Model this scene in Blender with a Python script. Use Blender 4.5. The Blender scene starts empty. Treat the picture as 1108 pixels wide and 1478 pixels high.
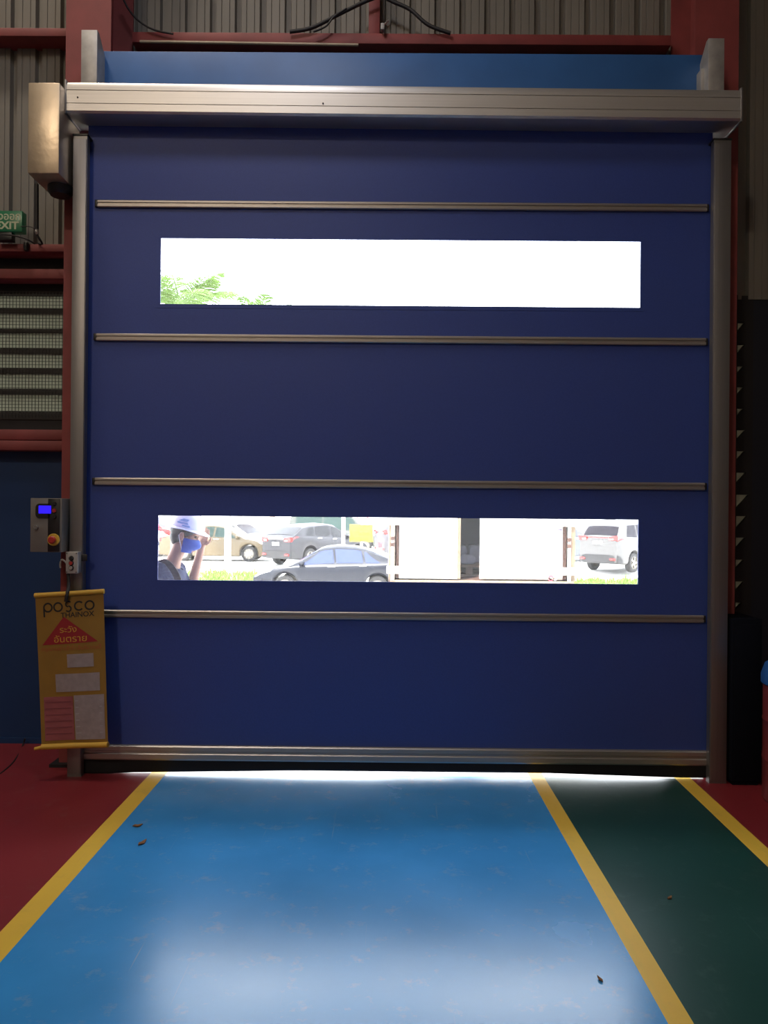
import bpy, bmesh, math, random
from mathutils import Vector, Matrix, Quaternion
random.seed(7)
PI = math.pi
S = bpy.context.scene
COL = S.collection
R = math.radians

# ------------------------------------------------------------------ camera
CW, CH, F = 1108.0, 1478.0, 1110.0
CAM = Vector((0.0, -4.405, 1.5))
YAW, PITCH, ROLL = 0.00425, 0.00216, 0.00887
_fw = Vector((-math.sin(YAW)*math.cos(PITCH), math.cos(YAW)*math.cos(PITCH), math.sin(PITCH)))
_r0 = Vector((math.cos(YAW), math.sin(YAW), 0))
_u0 = _r0.cross(_fw)
_r = math.cos(ROLL)*_r0 + math.sin(ROLL)*_u0
_u = -math.sin(ROLL)*_r0 + math.cos(ROLL)*_u0
cd = bpy.data.cameras.new('camera')
cam = bpy.data.objects.new('camera', cd); COL.objects.link(cam)
m = Matrix((_r, _u, -_fw)).transposed().to_4x4(); m.translation = CAM
cam.matrix_world = m
cd.sensor_fit = 'VERTICAL'; cd.sensor_height = 36; cd.sensor_width = 27
cd.lens = F/CH*36.0
cd.clip_start = 0.05; cd.clip_end = 400
S.camera = cam

def ray(px, py):
    return _fw + _r*((px-CW/2)/F) - _u*((py-CH/2)/F)
def P(px, py, Y):                     # photo pixel -> point on the plane y = Y
    v = ray(px, py); return CAM + v*((Y-CAM.y)/v.y)
def G(px, py, z=0.0):                 # photo pixel -> point on the level z
    v = ray(px, py); return CAM + v*((z-CAM.z)/v.z)

# ------------------------------------------------------------------ sky, sun, hall and added lamps, exposure
w = bpy.data.worlds.new('sky'); S.world = w; w.use_nodes = True
bg = w.node_tree.nodes['Background']
bg.inputs[0].default_value = (0.90, 0.95, 1.0, 1); bg.inputs[1].default_value = 9.0
sd = bpy.data.lights.new('sun', 'SUN'); sd.energy = 15.0; sd.angle = R(0.6); sd.color = (1, .96, .88)
so = bpy.data.objects.new('sun', sd); COL.objects.link(so)
so.rotation_euler = Vector((0.30, 0.62, -1.45)).to_track_quat('-Z', 'Y').to_euler(); so.location = (-4, -10, 20)
def unseen_lamp(loc, energy, color, size=.7):
    l = bpy.data.lights.new('unseen_lamp', 'AREA'); l.shape = 'DISK'; l.size = size
    l.energy = energy; l.color = color
    o = bpy.data.objects.new('unseen_lamp', l); COL.objects.link(o); o.location = loc
unseen_lamp((-2.9, -1.2, 8.3), 115, (1, .86, .70))
unseen_lamp((-.8, -1.6, 5.6), 27, (.92, .92, 1))  # added lamp without a known source, lightening the top of the curtain
unseen_lamp((-3.3, -9.2, 8.3), 270, (1, .84, .66))  # added fill lamp near the back wall, for reflections in hood and cover
vs = S.view_settings
S.display_settings.display_device = 'sRGB'
vs.view_transform = 'Standard'; vs.look = 'None'; vs.gamma = 1.0; vs.exposure = 0.0; vs.use_curve_mapping = False

# ------------------------------------------------------------------ materials
def mat(name, col, rough=.5, metal=0.0, var=.12, scale=6.0, bump=0.0, spec=.5, stretch=None, rvar=0.0):
    m = bpy.data.materials.new(name); m.use_nodes = True
    nt = m.node_tree; b = nt.nodes['Principled BSDF']
    tc = nt.nodes.new('ShaderNodeTexCoord'); mp = nt.nodes.new('ShaderNodeMapping')
    if stretch: mp.inputs['Scale'].default_value = stretch
    nz = nt.nodes.new('ShaderNodeTexNoise'); nz.inputs['Scale'].default_value = scale; nz.inputs['Detail'].default_value = 5
    nt.links.new(tc.outputs['Object'], mp.inputs[0]); nt.links.new(mp.outputs[0], nz.inputs['Vector'])
    mr = nt.nodes.new('ShaderNodeMapRange')
    mr.inputs[1].default_value = .3; mr.inputs[2].default_value = .7
    mr.inputs[3].default_value = 1-var; mr.inputs[4].default_value = 1+var
    nt.links.new(nz.outputs['Fac'], mr.inputs[0])
    vm = nt.nodes.new('ShaderNodeVectorMath'); vm.operation = 'SCALE'
    vm.inputs[0].default_value = col[:3]; nt.links.new(mr.outputs[0], vm.inputs['Scale'])
    nt.links.new(vm.outputs[0], b.inputs['Base Color'])
    b.inputs['Roughness'].default_value = rough; b.inputs['Metallic'].default_value = metal
    b.inputs['Specular IOR Level'].default_value = spec
    if rvar:
        r2 = nt.nodes.new('ShaderNodeMapRange'); r2.inputs[1].default_value = .3; r2.inputs[2].default_value = .7
        r2.inputs[3].default_value = max(0.02, rough-rvar); r2.inputs[4].default_value = rough+rvar
        nt.links.new(nz.outputs['Fac'], r2.inputs[0]); nt.links.new(r2.outputs[0], b.inputs['Roughness'])
    if bump:
        bp = nt.nodes.new('ShaderNodeBump'); bp.inputs['Strength'].default_value = bump; bp.inputs['Distance'].default_value = .02
        nt.links.new(nz.outputs['Fac'], bp.inputs['Height']); nt.links.new(bp.outputs[0], b.inputs['Normal'])
    return m

def floor_mat(name, col, rough=.33, worn=(.35, .4, .45), spec=.5):
    m = mat(name, col, rough, spec=spec, var=.12, scale=1.6, rvar=.03)
    nt = m.node_tree; b = nt.nodes['Principled BSDF']
    src = b.inputs['Base Color'].links[0].from_socket
    tc = nt.nodes.new('ShaderNodeTexCoord')
    n2 = nt.nodes.new('ShaderNodeTexNoise'); n2.inputs['Scale'].default_value = 9; n2.inputs['Detail'].default_value = 9; n2.inputs['Roughness'].default_value = .72
    nt.links.new(tc.outputs['Object'], n2.inputs['Vector'])
    cr = nt.nodes.new('ShaderNodeValToRGB'); cr.color_ramp.elements[0].position = .56; cr.color_ramp.elements[1].position = .80
    cr.color_ramp.elements[1].color = (.5, .5, .5, 1)
    nt.links.new(n2.outputs['Fac'], cr.inputs[0])
    # long drag scratches in the driving direction
    mp = nt.nodes.new('ShaderNodeMapping'); mp.inputs['Scale'].default_value = (22, .55, 1); mp.inputs['Rotation'].default_value = (0, 0, .16)
    n3 = nt.nodes.new('ShaderNodeTexNoise'); n3.inputs['Scale'].default_value = 2.2; n3.inputs['Detail'].default_value = 3
    nt.links.new(tc.outputs['Object'], mp.inputs[0]); nt.links.new(mp.outputs[0], n3.inputs['Vector'])
    c3 = nt.nodes.new('ShaderNodeValToRGB'); c3.color_ramp.elements[0].position = .70; c3.color_ramp.elements[1].position = .78
    c3.color_ramp.elements[1].color = (.34, .34, .34, 1)
    nt.links.new(n3.outputs['Fac'], c3.inputs[0])
    ad = nt.nodes.new('ShaderNodeMath'); ad.operation = 'MAXIMUM'
    nt.links.new(cr.outputs[0], ad.inputs[0]); nt.links.new(c3.outputs[0], ad.inputs[1])
    mx = nt.nodes.new('ShaderNodeMix'); mx.data_type = 'RGBA'
    nt.links.new(ad.outputs[0], mx.inputs['Factor']); nt.links.new(src, mx.inputs[6]); mx.inputs[7].default_value = (*worn, 1)
    nt.links.new(mx.outputs[2], b.inputs['Base Color'])
    bp = nt.nodes.new('ShaderNodeBump'); bp.inputs['Strength'].default_value = .12; bp.inputs['Distance'].default_value = .004
    nt.links.new(n2.outputs['Fac'], bp.inputs['Height']); nt.links.new(bp.outputs[0], b.inputs['Normal'])
    return m

def emit_mat(name, col, strength):
    m = mat(name, col, .3, var=.03); b = m.node_tree.nodes['Principled BSDF']
    b.inputs['Emission Color'].default_value = (*col, 1); b.inputs['Emission Strength'].default_value = strength
    return m

def vinyl_mat(name, milk=.05, tint=(.97, .98, 1.0)):
    m = bpy.data.materials.new(name); m.use_nodes = True; nt = m.node_tree; nt.nodes.clear()
    out = nt.nodes.new('ShaderNodeOutputMaterial'); tr = nt.nodes.new('ShaderNodeBsdfTransparent'); tr.inputs[0].default_value = (*tint, 1)
    tl = nt.nodes.new('ShaderNodeBsdfTranslucent'); gl = nt.nodes.new('ShaderNodeBsdfGlossy'); gl.inputs['Roughness'].default_value = .06
    nz = nt.nodes.new('ShaderNodeTexNoise'); nz.inputs['Scale'].default_value = 14
    mr = nt.nodes.new('ShaderNodeMapRange'); mr.inputs[3].default_value = milk*.8; mr.inputs[4].default_value = milk*1.2
    nt.links.new(nz.outputs['Fac'], mr.inputs[0])
    m1 = nt.nodes.new('ShaderNodeMixShader'); m2 = nt.nodes.new('ShaderNodeMixShader')
    nt.links.new(mr.outputs[0], m1.inputs[0]); nt.links.new(tr.outputs[0], m1.inputs[1]); nt.links.new(tl.outputs[0], m1.inputs[2])
    m2.inputs[0].default_value = .035
    nt.links.new(m1.outputs[0], m2.inputs[1]); nt.links.new(gl.outputs[0], m2.inputs[2]); nt.links.new(m2.outputs[0], out.inputs[0])
    return m

def translucent_mat(name, col, back=.5):
    m = mat(name, col, .6, var=.12, scale=9)
    nt = m.node_tree; b = nt.nodes['Principled BSDF']; out = nt.nodes['Material Output']
    tl = nt.nodes.new('ShaderNodeBsdfTranslucent'); tl.inputs[0].default_value = (*col, 1)
    mx = nt.nodes.new('ShaderNodeMixShader'); mx.inputs[0].default_value = back
    nt.links.new(b.outputs[0], mx.inputs[1]); nt.links.new(tl.outputs[0], mx.inputs[2]); nt.links.new(mx.outputs[0], out.inputs[0])
    return m

M = dict(
    red_floor=floor_mat('red_epoxy', (.20, .018, .024), .42, (.22, .12, .11)),
    blue_floor=floor_mat('blue_epoxy', (.038, .28, .68), .25, spec=.8),
    green_floor=floor_mat('green_epoxy', (.009, .056, .048), .36, (.10, .17, .16)),
    yellow_line=floor_mat('yellow_paint', (.72, .47, .055), .45, (.35, .27, .12)),
    curtain=mat('blue_pvc_fabric', (.029, .060, .275), .55, var=.06, scale=120, bump=.03),
    alu=mat('aluminium', (.56, .54, .52), .46, .85, var=.05, scale=4, stretch=(.3, 1, 40)),
    alu_v=mat('aluminium_upright', (.26, .25, .25), .45, .8, var=.05, scale=4, stretch=(40, 1, .3)),
    alu_dark=mat('aluminium_groove', (.16, .15, .15), .5, .6),
    steel_box=mat('polished_steel_sheet', (.64, .53, .40), .40, .9, var=.06, scale=7, bump=.25),  # warm tint puts the warm reflections into the steel's colour
    rubber=mat('black_rubber', (.010, .010, .012), .7, spec=.25),
    red_steel=mat('red_primer_steel', (.22, .040, .040), .6, var=.18, scale=5, bump=.03),
    galv=mat('galvanised_steel', (.40, .39, .38), .5, .55, var=.18, scale=14),
    sheet=mat('corrugated_grey', (.175, .165, .145), .62, var=.12, scale=3, stretch=(1, 1, .3)),
    blue_beam=mat('blue_painted_steel', (.030, .115, .33), .5, var=.1, scale=4),
    blue_wall=mat('dark_blue_sheet', (.004, .034, .125), .5, var=.1, scale=2),
    navy=mat('dark_navy_sheet', (.005, .008, .020), .6, var=.1),
    dark=mat('dark_steel', (.018, .017, .020), .6, .3),
    lip=mat('louvre_shade_lip', (.035, .033, .032), .7),
    louvre=translucent_mat('translucent_louvre', (.30, .30, .25), .45),
    louvre_dim=translucent_mat('darker_louvre_panel', (.20, .18, .14), .35), alu_bar=mat('aluminium_bar', (.40, .37, .35), .42, .8, var=.05, scale=4, stretch=(.3, 1, 40)),  # louvre_dim: darker copy of the translucent louvre sheet
    wire=mat('wire', (.05, .05, .048), .5, .6),
    concrete=mat('pale_concrete', (.72, .70, .66), .85, var=.06, scale=.6, bump=.04),
    cream=mat('cream_paint', (.62, .55, .44), .8, var=.05, scale=1),
    ceil=mat('roof_sheet', (.22, .22, .22), .8),
    white=mat('white_paint', (.80, .79, .77), .45, var=.04, scale=3),
    off_white=mat('off_white_plastic', (.34, .325, .31), .45, var=.04),
    grey_box=mat('grey_painted_box', (.17, .16, .15), .5, var=.05),
    black=mat('black_plastic', (.012, .012, .014), .4),
    red_btn=mat('red_plastic', (.40, .030, .025), .4), yel_btn=mat('yellow_plastic', (.60, .38, .05), .45),
    screen=emit_mat('blue_screen', (.020, .008, .95), 1.6),
    exit_green=emit_mat('exit_green', (.012, .14, .060), .06),
    exit_text=emit_mat('exit_letters', (.42, .45, .30), .05),
    banner=mat('yellow_banner_cloth', (.27, .15, .022), .7, var=.08, scale=8),
    banner_roll=mat('yellow_banner_hem', (.55, .33, .04), .6, var=.08, scale=8),
    banner_red=mat('banner_red_print', (.28, .012, .020), .7), banner_black=mat('banner_black_print', (.012, .012, .012), .7),
    banner_orange=mat('banner_orange_print', (.36, .085, .03), .7),
    paper=mat('white_paper', (.30, .255, .265), .8, var=.12, scale=30), pink=mat('pink_paper', (.30, .085, .10), .8, var=.18, scale=26, stretch=(.3, 1, 1)),
    pink_print=mat('pink_print', (.22, .055, .07), .8), shade_black=mat('shade_black_sheet', (.004, .005, .010), .9, spec=.1),  # last one: darkness of the corner put into the cabinet's colour
    conduit=mat('tan_conduit', (.40, .33, .24), .5, .2), cable=mat('black_cable', (.014, .013, .015), .6),
    vinyl=vinyl_mat('clear_vinyl', .014),
    dry_leaf=mat('dry_leaf', (.20, .09, .03), .8),
    skin=mat('skin', (.40, .215, .140), .55, var=.06), shirt=mat('navy_shirt', (.018, .024, .072), .85, var=.12, scale=14),
    trousers=mat('dark_trousers', (.03, .032, .045), .85), hair=mat('black_hair', (.012, .010, .010), .5, scale=60, var=.3),
    helmet=mat('white_helmet_shell', (.95, .95, .93), .3, var=.02), logo_blue=mat('pale_blue_print', (.34, .54, .70), .4),
    mask=mat('blue_face_mask', (.022, .075, .36), .8, var=.06), strap_dark=mat('charcoal_strap', (.05, .045, .045), .8),
    eye=mat('eye_dark', (.02, .015, .012), .3), shoe=mat('black_shoe', (.02, .02, .02), .5),
    tyre=mat('tyre_rubber', (.014, .013, .013), .8), rim=mat('wheel_alloy', (.24, .22, .19), .35, .6),
    glass_car=mat('tinted_car_glass', (.012, .012, .014), .12, var=.05, spec=.25),
    glass_blue=mat('blue_tint_glass', (.030, .042, .11), .10, var=.05, spec=.4),
    glass_green=mat('green_tint_glass', (.028, .048, .042), .15, var=.05, spec=.15),
    glass_violet=mat('violet_tint_glass', (.014, .012, .016), .2, var=.05, spec=.08),
    chrome=mat('chrome', (.75, .75, .75), .15, .9), lamp_red=mat('red_lens', (.36, .012, .010), .2, spec=.7), lamp_clear=mat('clear_lens', (.70, .70, .70), .15, spec=.8),
    plate=mat('number_plate', (.72, .72, .70), .5), plastic=mat('dark_bumper_plastic', (.022, .021, .022), .7),
    rust=mat('rusty_cream_steel', (.26, .19, .12), .75, var=.30, scale=9), rust_brown=mat('brown_rust', (.09, .045, .032), .8, var=.25, scale=12),
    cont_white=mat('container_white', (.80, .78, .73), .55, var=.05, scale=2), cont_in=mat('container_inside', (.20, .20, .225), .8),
    sack=mat('pale_blue_sack', (.42, .46, .56), .8, var=.1, scale=8, bump=.1), plank=mat('brown_plank', (.28, .19, .15), .8, var=.15, scale=5),
    violet=mat('violet_print', (.14, .10, .24), .6), brown_print=mat('brown_print', (.42, .30, .26), .7), red_print=mat('red_print', (.55, .06, .09), .6), grey_print=mat('grey_print', (.35, .33, .35), .6),
    sign_yellow=mat('yellow_sign_sheet', (.62, .50, .008), .5, var=.03), sign_red=mat('sign_red', (.62, .05, .06), .5), sign_grey=mat('sign_numeral', (.22, .22, .26), .5),
    grass=translucent_mat('grass_blade', (.17, .27, .045), .3), frond=translucent_mat('palm_leaflet', (.09, .17, .028), .4),
    trunk=mat('palm_trunk', (.24, .17, .12), .9, var=.25, scale=8, stretch=(.4, .4, 6)),
    drum=mat('red_drum', (.20, .025, .028), .5), drum_blue=mat('blue_cover', (.012, .09, .30), .5),
)
def paint(name, c): return mat(name, c, .34, .0, var=.03, spec=.4)

# ------------------------------------------------------------------ mesh helpers
def link(name, bm_or_me, m=None, parent=None, smooth=None, mats=None):
    if isinstance(bm_or_me, bmesh.types.BMesh):
        me = bpy.data.meshes.new(name); bm_or_me.normal_update(); bm_or_me.to_mesh(me); bm_or_me.free()
    else: me = bm_or_me
    for q in (mats or ([m] if m else [])): me.materials.append(q)
    if smooth is not None:
        me.shade_smooth(); me.set_sharp_from_angle(angle=R(smooth))
    o = bpy.data.objects.new(name, me); COL.objects.link(o)
    if parent: o.parent = parent
    return o
def tag(o, label=None, cat=None, group=None, kind=None):
    if label: o['label'] = label
    if cat: o['category'] = cat
    if group: o['group'] = group
    if kind: o['kind'] = kind
    return o
def thing(name, label, cat, loc=(0, 0, 0), rz=0, group=None):
    o = bpy.data.objects.new(name, None); COL.objects.link(o); o.empty_display_size = .1
    o.location = loc; o.rotation_euler = (0, 0, rz); return tag(o, label, cat, group)
def structure(o): o['kind'] = 'structure'; return o
NB = lambda: bmesh.new()
def abox(bm, x0, x1, y0, y1, z0, z1, bev=0.0, mi=0, M4=None):
    vs = [bm.verts.new((x, y, z)) for x in (x0, x1) for y in (y0, y1) for z in (z0, z1)]
    fs = [bm.faces.new([vs[i] for i in q]) for q in ((0, 1, 3, 2), (4, 6, 7, 5), (0, 4, 5, 1), (2, 3, 7, 6), (0, 2, 6, 4), (1, 5, 7, 3))]
    for f in fs: f.material_index = mi
    if bev:
        es = list({e for f in fs for e in f.edges})
        r = bmesh.ops.bevel(bm, geom=es, offset=bev, segments=2, affect='EDGES', profile=.5, clamp_overlap=True)
        vs = list({v for f in r['faces'] for v in f.verts} | {v for v in vs if v.is_valid})
    if M4 is not None: bmesh.ops.transform(bm, matrix=M4, verts=[v for v in vs if v.is_valid])
    return vs
def prism(bm, pts, axis, a, b, mi=0):
    """polygon pts extruded along axis; axis 'x': pts=(y,z); 'y': pts=(x,z); 'z': pts=(x,y)"""
    def mk(p, t): return {'x': (t, p[0], p[1]), 'y': (p[0], t, p[1]), 'z': (p[0], p[1], t)}[axis]
    A = [bm.verts.new(mk(p, a)) for p in pts]; B = [bm.verts.new(mk(p, b)) for p in pts]
    n = len(pts); fs = [bm.faces.new(A), bm.faces.new(B[::-1])]
    for i in range(n): fs.append(bm.faces.new([A[(i+1) % n], A[i], B[i], B[(i+1) % n]]))
    for f in fs: f.material_index = mi
    bmesh.ops.recalc_face_normals(bm, faces=fs); return A+B
def tube(bm, pts, r, seg=8, cap=True):
    pts = [Vector(p) for p in pts]; n = len(pts); rings = []
    rr = r if isinstance(r, (list, tuple)) else [r]*n
    up = Vector((0, 0, 1))
    for i, p in enumerate(pts):
        d = (pts[min(i+1, n-1)]-pts[max(i-1, 0)]).normalized()
        a = d.cross(up if abs(d.z) < .95 else Vector((1, 0, 0))).normalized(); b = d.cross(a)
        rings.append([bm.verts.new(p+rr[i]*(math.cos(2*PI*k/seg)*a+math.sin(2*PI*k/seg)*b)) for k in range(seg)])
    fs = []
    for i in range(n-1):
        for k in range(seg):
            fs.append(bm.faces.new([rings[i][k], rings[i][(k+1) % seg], rings[i+1][(k+1) % seg], rings[i+1][k]]))
    if cap: fs.append(bm.faces.new(rings[0][::-1])); fs.append(bm.faces.new(rings[-1]))
    bmesh.ops.recalc_face_normals(bm, faces=fs)
def lathe(bm, prof, seg=24, M4=None, mi=0):
    """prof: list of (radius, height) about z"""
    vs = []; rings = []
    for (r, h) in prof:
        if r < 1e-5: v = bm.verts.new((0, 0, h)); rings.append([v]); vs.append(v)
        else:
            q = [bm.verts.new((r*math.cos(2*PI*k/seg), r*math.sin(2*PI*k/seg), h)) for k in range(seg)]; rings.append(q); vs += q
    fs = []
    for a, b in zip(rings, rings[1:]):
        for k in range(seg):
            k2 = (k+1) % seg
            if len(a) == 1 and len(b) == 1: continue
            if len(a) == 1: q = [a[0], b[k], b[k2]]
            elif len(b) == 1: q = [a[k], a[k2], b[0]]
            else: q = [a[k], a[k2], b[k2], b[k]]
            fs.append(bm.faces.new(q))
    for f in fs: f.material_index = mi
    bmesh.ops.recalc_face_normals(bm, faces=fs)
    if M4 is not None: bmesh.ops.transform(bm, matrix=M4, verts=vs)
    return vs
def smoothline(pts, n=6):
    pts = [Vector(p) for p in pts]; out = []
    for i in range(len(pts)-1):
        p0, p1, p2, p3 = pts[max(i-1, 0)], pts[i], pts[i+1], pts[min(i+2, len(pts)-1)]
        for k in range(n):
            t = k/n
            out.append(.5*((2*p1)+(p2-p0)*t+(2*p0-5*p1+4*p2-p3)*t*t+(3*p1-p0-3*p2+p3)*t**3))
    out.append(pts[-1]); return out
def px_rect(x0, x1, y0, y1, Y):
    ym, xm = (y0+y1)/2, (x0+x1)/2
    return P(x0, ym, Y).x, P(x1, ym, Y).x, P(xm, y1, Y).z, P(xm, y0, Y).z
def pbox(name, x0, x1, y0, y1, Yf, Yb, m, parent=None, bev=.003, smooth=40):
    a, b, c, d = px_rect(x0, x1, y0, y1, Yf); bm = NB(); abox(bm, a, b, Yf, Yb, c, d, bev); return link(name, bm, m, parent, smooth)
def box(name, x0, x1, y0, y1, z0, z1, m, parent=None, bev=0.0):
    bm = NB(); abox(bm, x0, x1, y0, y1, z0, z1, bev); return link(name, bm, m, parent, 40 if bev else None)
def text(name, s, size, origin, m, parent, normal='-y', align='CENTER', extrude=.0006, tilt=0.0, sx=1.0, bold=0.0):
    cu = bpy.data.curves.new(name, 'FONT'); cu.body = s; cu.size = size; cu.extrude = extrude; cu.align_x = align; cu.align_y = 'CENTER'; cu.resolution_u = 4
    cu.offset = bold
    o = bpy.data.objects.new('tmp', cu); COL.objects.link(o)
    dg = bpy.context.evaluated_depsgraph_get(); me = bpy.data.meshes.new_from_object(o.evaluated_get(dg))
    bpy.data.objects.remove(o); bpy.data.curves.remove(cu)
    rot = Matrix.Rotation(PI/2, 4, 'X')
    me.transform(Matrix.Translation(Vector(origin)) @ Matrix.Rotation(tilt, 4, 'Y') @ rot @ Matrix.Scale(sx, 4, (1, 0, 0)))
    me.materials.clear(); return link(name, me, m, parent)

# ================================================================== THE HALL (setting)
YW = 0.55                              # plane of the front wall, just outside the door hardware
XL, XR = -4.6, 4.6
HALLZ = 9.0
floor = structure(box('floor', XL, XR, -10.0, YW, -.20, 0.0, M['red_floor']))
def lane(name, m, near, far, z0, z1, y0=-10.0, y1=.0):
    """near/far: the two edges as photo lines on the floor ((x,y) pairs at the door and at the bottom)"""
    def edge(a, b):
        A, B = G(*a), G(*b); return lambda y: A.x+(B.x-A.x)*(y-A.y)/(B.y-A.y)
    e0, e1 = edge(*near), edge(*far); bm = NB()
    prism(bm, [(e0(y0), y0), (e1(y0), y0), (e1(y1), y1), (e0(y1), y1)], 'z', z0, z1); return link(name, bm, m, floor)
LA, LB = ((215, 1119), (0, 1346)), ((238, 1119), (0, 1390))
LC, LD = ((763, 1119), (964, 1478)), ((783, 1119), (1001, 1478))
LE, LF = ((969, 1119), (1108, 1252)), ((991, 1119), (1108, 1225))
lane('blue_lane', M['blue_floor'], LB, LC, 0, .0012)
lane('green_lane', M['green_floor'], LD, LE, 0, .0012)
lane('yellow_line', M['yellow_line'], LA, LB, 0, .0018, y1=.11)
lane('yellow_line', M['yellow_line'], LC, LD, 0, .0018, y1=.11)
lane('yellow_line', M['yellow_line'], LE, LF, 0, .0018, y1=.11)
bm = NB(); abox(bm, -1.72, 1.82, .0, YW, 0, .0010)
structure(link('trim_1', bm, M['concrete']))                    # pale concrete sill under and beyond the curtain

def corrugated(x0, x1, z0, z1, y, period=.161, groove=.030, depth=.035, phase=0.0):
    bm = NB(); pts = []; k0 = math.floor((x0-phase)/period)-1; k = k0
    pts.append((x0, y)); x = 0
    while True:
        g = phase+k*period; k += 1
        seq = [(g-groove/2-.008, y), (g-groove/2, y+depth), (g+groove/2, y+depth), (g+groove/2+.008, y),
               (g+period*.32, y), (g+period*.34, y+.005), (g+period*.36, y), (g+period*.64, y), (g+period*.66, y+.005), (g+period*.68, y)]
        for s in seq:
            if x0 < s[0] < x1: pts.append(s)
        if g > x1+period: break
    pts.append((x1, pts[-1][1])); pts[0] = (x0, pts[1][1])
    back = [(p[0], p[1]+.012) for p in pts[::-1]]
    F0 = [bm.verts.new((p[0], p[1], z0)) for p in pts]; F1 = [bm.verts.new((p[0], p[1], z1)) for p in pts]
    B0 = [bm.verts.new((p[0], p[1]+.012, z0)) for p in pts]; B1 = [bm.verts.new((p[0], p[1]+.012, z1)) for p in pts]
    for i in range(len(pts)-1):
        bm.faces.new([F0[i], F0[i+1], F1[i+1], F1[i]]); bm.faces.new([B0[i+1], B0[i], B1[i], B1[i+1]])
        bm.faces.new([F0[i+1], F0[i], B0[i], B0[i+1]]); bm.faces.new([F1[i], F1[i+1], B1[i+1], B1[i]])
    bm.faces.new([F0[0], F1[0], B1[0], B0[0]]); bm.faces.new([F0[-1], B0[-1], B1[-1], F1[-1]])
    return bm
gx = P(20.5, 25, YW).x
zl = lambda py, px=50, Y=YW: P(px, py, Y).z
CLX, CRX = P(128, 60, .12).x, P(1033, 60, .12).x                # column centres
structure(link('wall_front', corrugated(XL, CLX, zl(357), HALLZ, YW, phase=gx), M['sheet']))
structure(link('wall_front', corrugated(CLX, CRX, 3.70, HALLZ, YW, phase=gx), M['sheet']))
structure(link('wall_front', corrugated(CRX, XR, zl(432, 1080), HALLZ, YW, phase=P(1078, 60, YW).x), M['sheet']))
structure(box('wall_front', XL, CLX, YW, YW+.05, -.2, zl(650), M['blue_wall']))
LVX0 = XL+.9
structure(box('wall_front', XL, LVX0, YW+.01, YW+.05, zl(650), zl(357), M['blue_wall']))
structure(box('wall_front', LVX0, CLX, YW+.018, YW+.05, zl(426), zl(357), M['dark']))
structure(box('wall_front', LVX0, CLX, YW+.02, YW+.05, zl(650), zl(604), M['dark']))
structure(box('baseboard_left', XL, CLX-.2, YW-.012, YW, 0, .035, M['blue_wall']))
# right of the door, below the corrugated sheet
RVX0, RVX1 = P(1062, 660, YW).x, P(1086, 660, YW).x
structure(box('wall_front', RVX1, XR, YW+.01, YW+.05, -.2, zl(432, 1080), M['navy']))
structure(box('wall_front', CRX, RVX1, YW+.01, YW+.05, -.2, zl(886, 1080), M['navy']))
structure(box('trim_2', CLX, CRX, .20, YW+.05, 3.66, 3.70, M['dark']))                 # unseen soffit added behind the hood to stop daylight leaking up
structure(box('wall_front', CRX, RVX0-.051, YW+.01, YW+.05, zl(886, 1080), zl(432, 1080), M['navy']))
structure(box('wall_left', XL-.1, XL, -10, YW+.05, -.2, HALLZ, M['sheet']))
structure(box('wall_right', XR, XR+.1, -10, YW+.05, -.2, HALLZ, M['sheet']))
structure(box('wall_back', XL-.1, XR+.1, -10.1, -10, -.2, HALLZ, M['cream']))
structure(box('ceiling', XL-.1, XR+.1, -10.1, YW+.1, HALLZ, HALLZ+.1, M['ceil']))
structure(box('trim_3', -2.6, 2.7, YW+.05, 1.75, 4.05, 4.12, M['sheet']))              # unseen canopy outside, added to shade the floor strip by the door

# ------------------------------------------------------------------ steel columns (H sections)
def h_column(px0, px1, label):
    x0, x1 = P(px0, 60, .12).x, P(px1, 60, .12).x; xc = (x0+x1)/2
    t = thing('steel_column', label, 'column', (xc, .32, 0), 0, 'red columns beside the roller door')
    hw = (x1-x0)/2
    o = box('flange', -hw, hw, -.20, -.185, 0, HALLZ, M['red_steel'], t); o = box('flange', -hw, hw, .185, .20, 0, HALLZ, M['red_steel'], t)
    box('web', -.006, .006, -.185, .185, 0, HALLZ, M['red_steel'], t)
    box('base_plate', -hw-.04, hw+.04, -.24, .225, 0, .018, M['dark'], t)
    return t
h_column(95, 160, 'red steel column behind the left guide rail of the blue roller door')
h_column(1003, 1066, 'red steel column behind the right guide rail of the blue roller door')

# ------------------------------------------------------------------ girts along the wall
def girt(x0, x1, y0, y1, label, depth=.13, px=None, lips=0):
    pxm = px or 50; z1, z0 = zl(y0, pxm, YW-depth), zl(y1, pxm, YW-depth)
    bm = NB(); abox(bm, x0, x1, YW-depth, YW+.030, z0, z1, .004)
    o = link('steel_girt', bm, M['red_steel'], None, 40); tag(o, label, 'beam')
    return o
CLO = CLX-.15
girt(XL, CLO, 40, 52, 'red steel girt high on the corrugated wall left of the motor cover', .13)
girt(XL, CLO, 352, 363, 'red steel girt under the green exit sign', .12)
girt(XL, CLO, 388, 402, 'red steel girt just above the left louvre window', .10)
girt(XL, CLO, 620, 635, 'upper red steel girt of the pair under the left louvre window', .09)
girt(XL, CLO, 636, 650, 'lower red steel girt of the pair under the left louvre window', .11)
girt(CLX+.15, CRX-.15, 48, 63, 'long red steel girt above the blue beam over the door', .12, 560)
x0, x1, z0, z1 = px_rect(532, 548, 0, 48, YW-.08)
tag(box('steel_strut', x0, x1, YW-.08, YW-.001, z0-.02, HALLZ, M['red_steel'], None, .003), 'short upright red strut above the middle of the door', 'beam')
# tan conduit under the long girt
bm = NB(); a, b = P(202, 60, .40), P(517, 65, .40); tube(bm, [a, b], .009, 10)
t = link('conduit', bm, M['conduit'], None, 40); tag(t, 'thin tan conduit pipe running under the long red girt', 'pipe')
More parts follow.
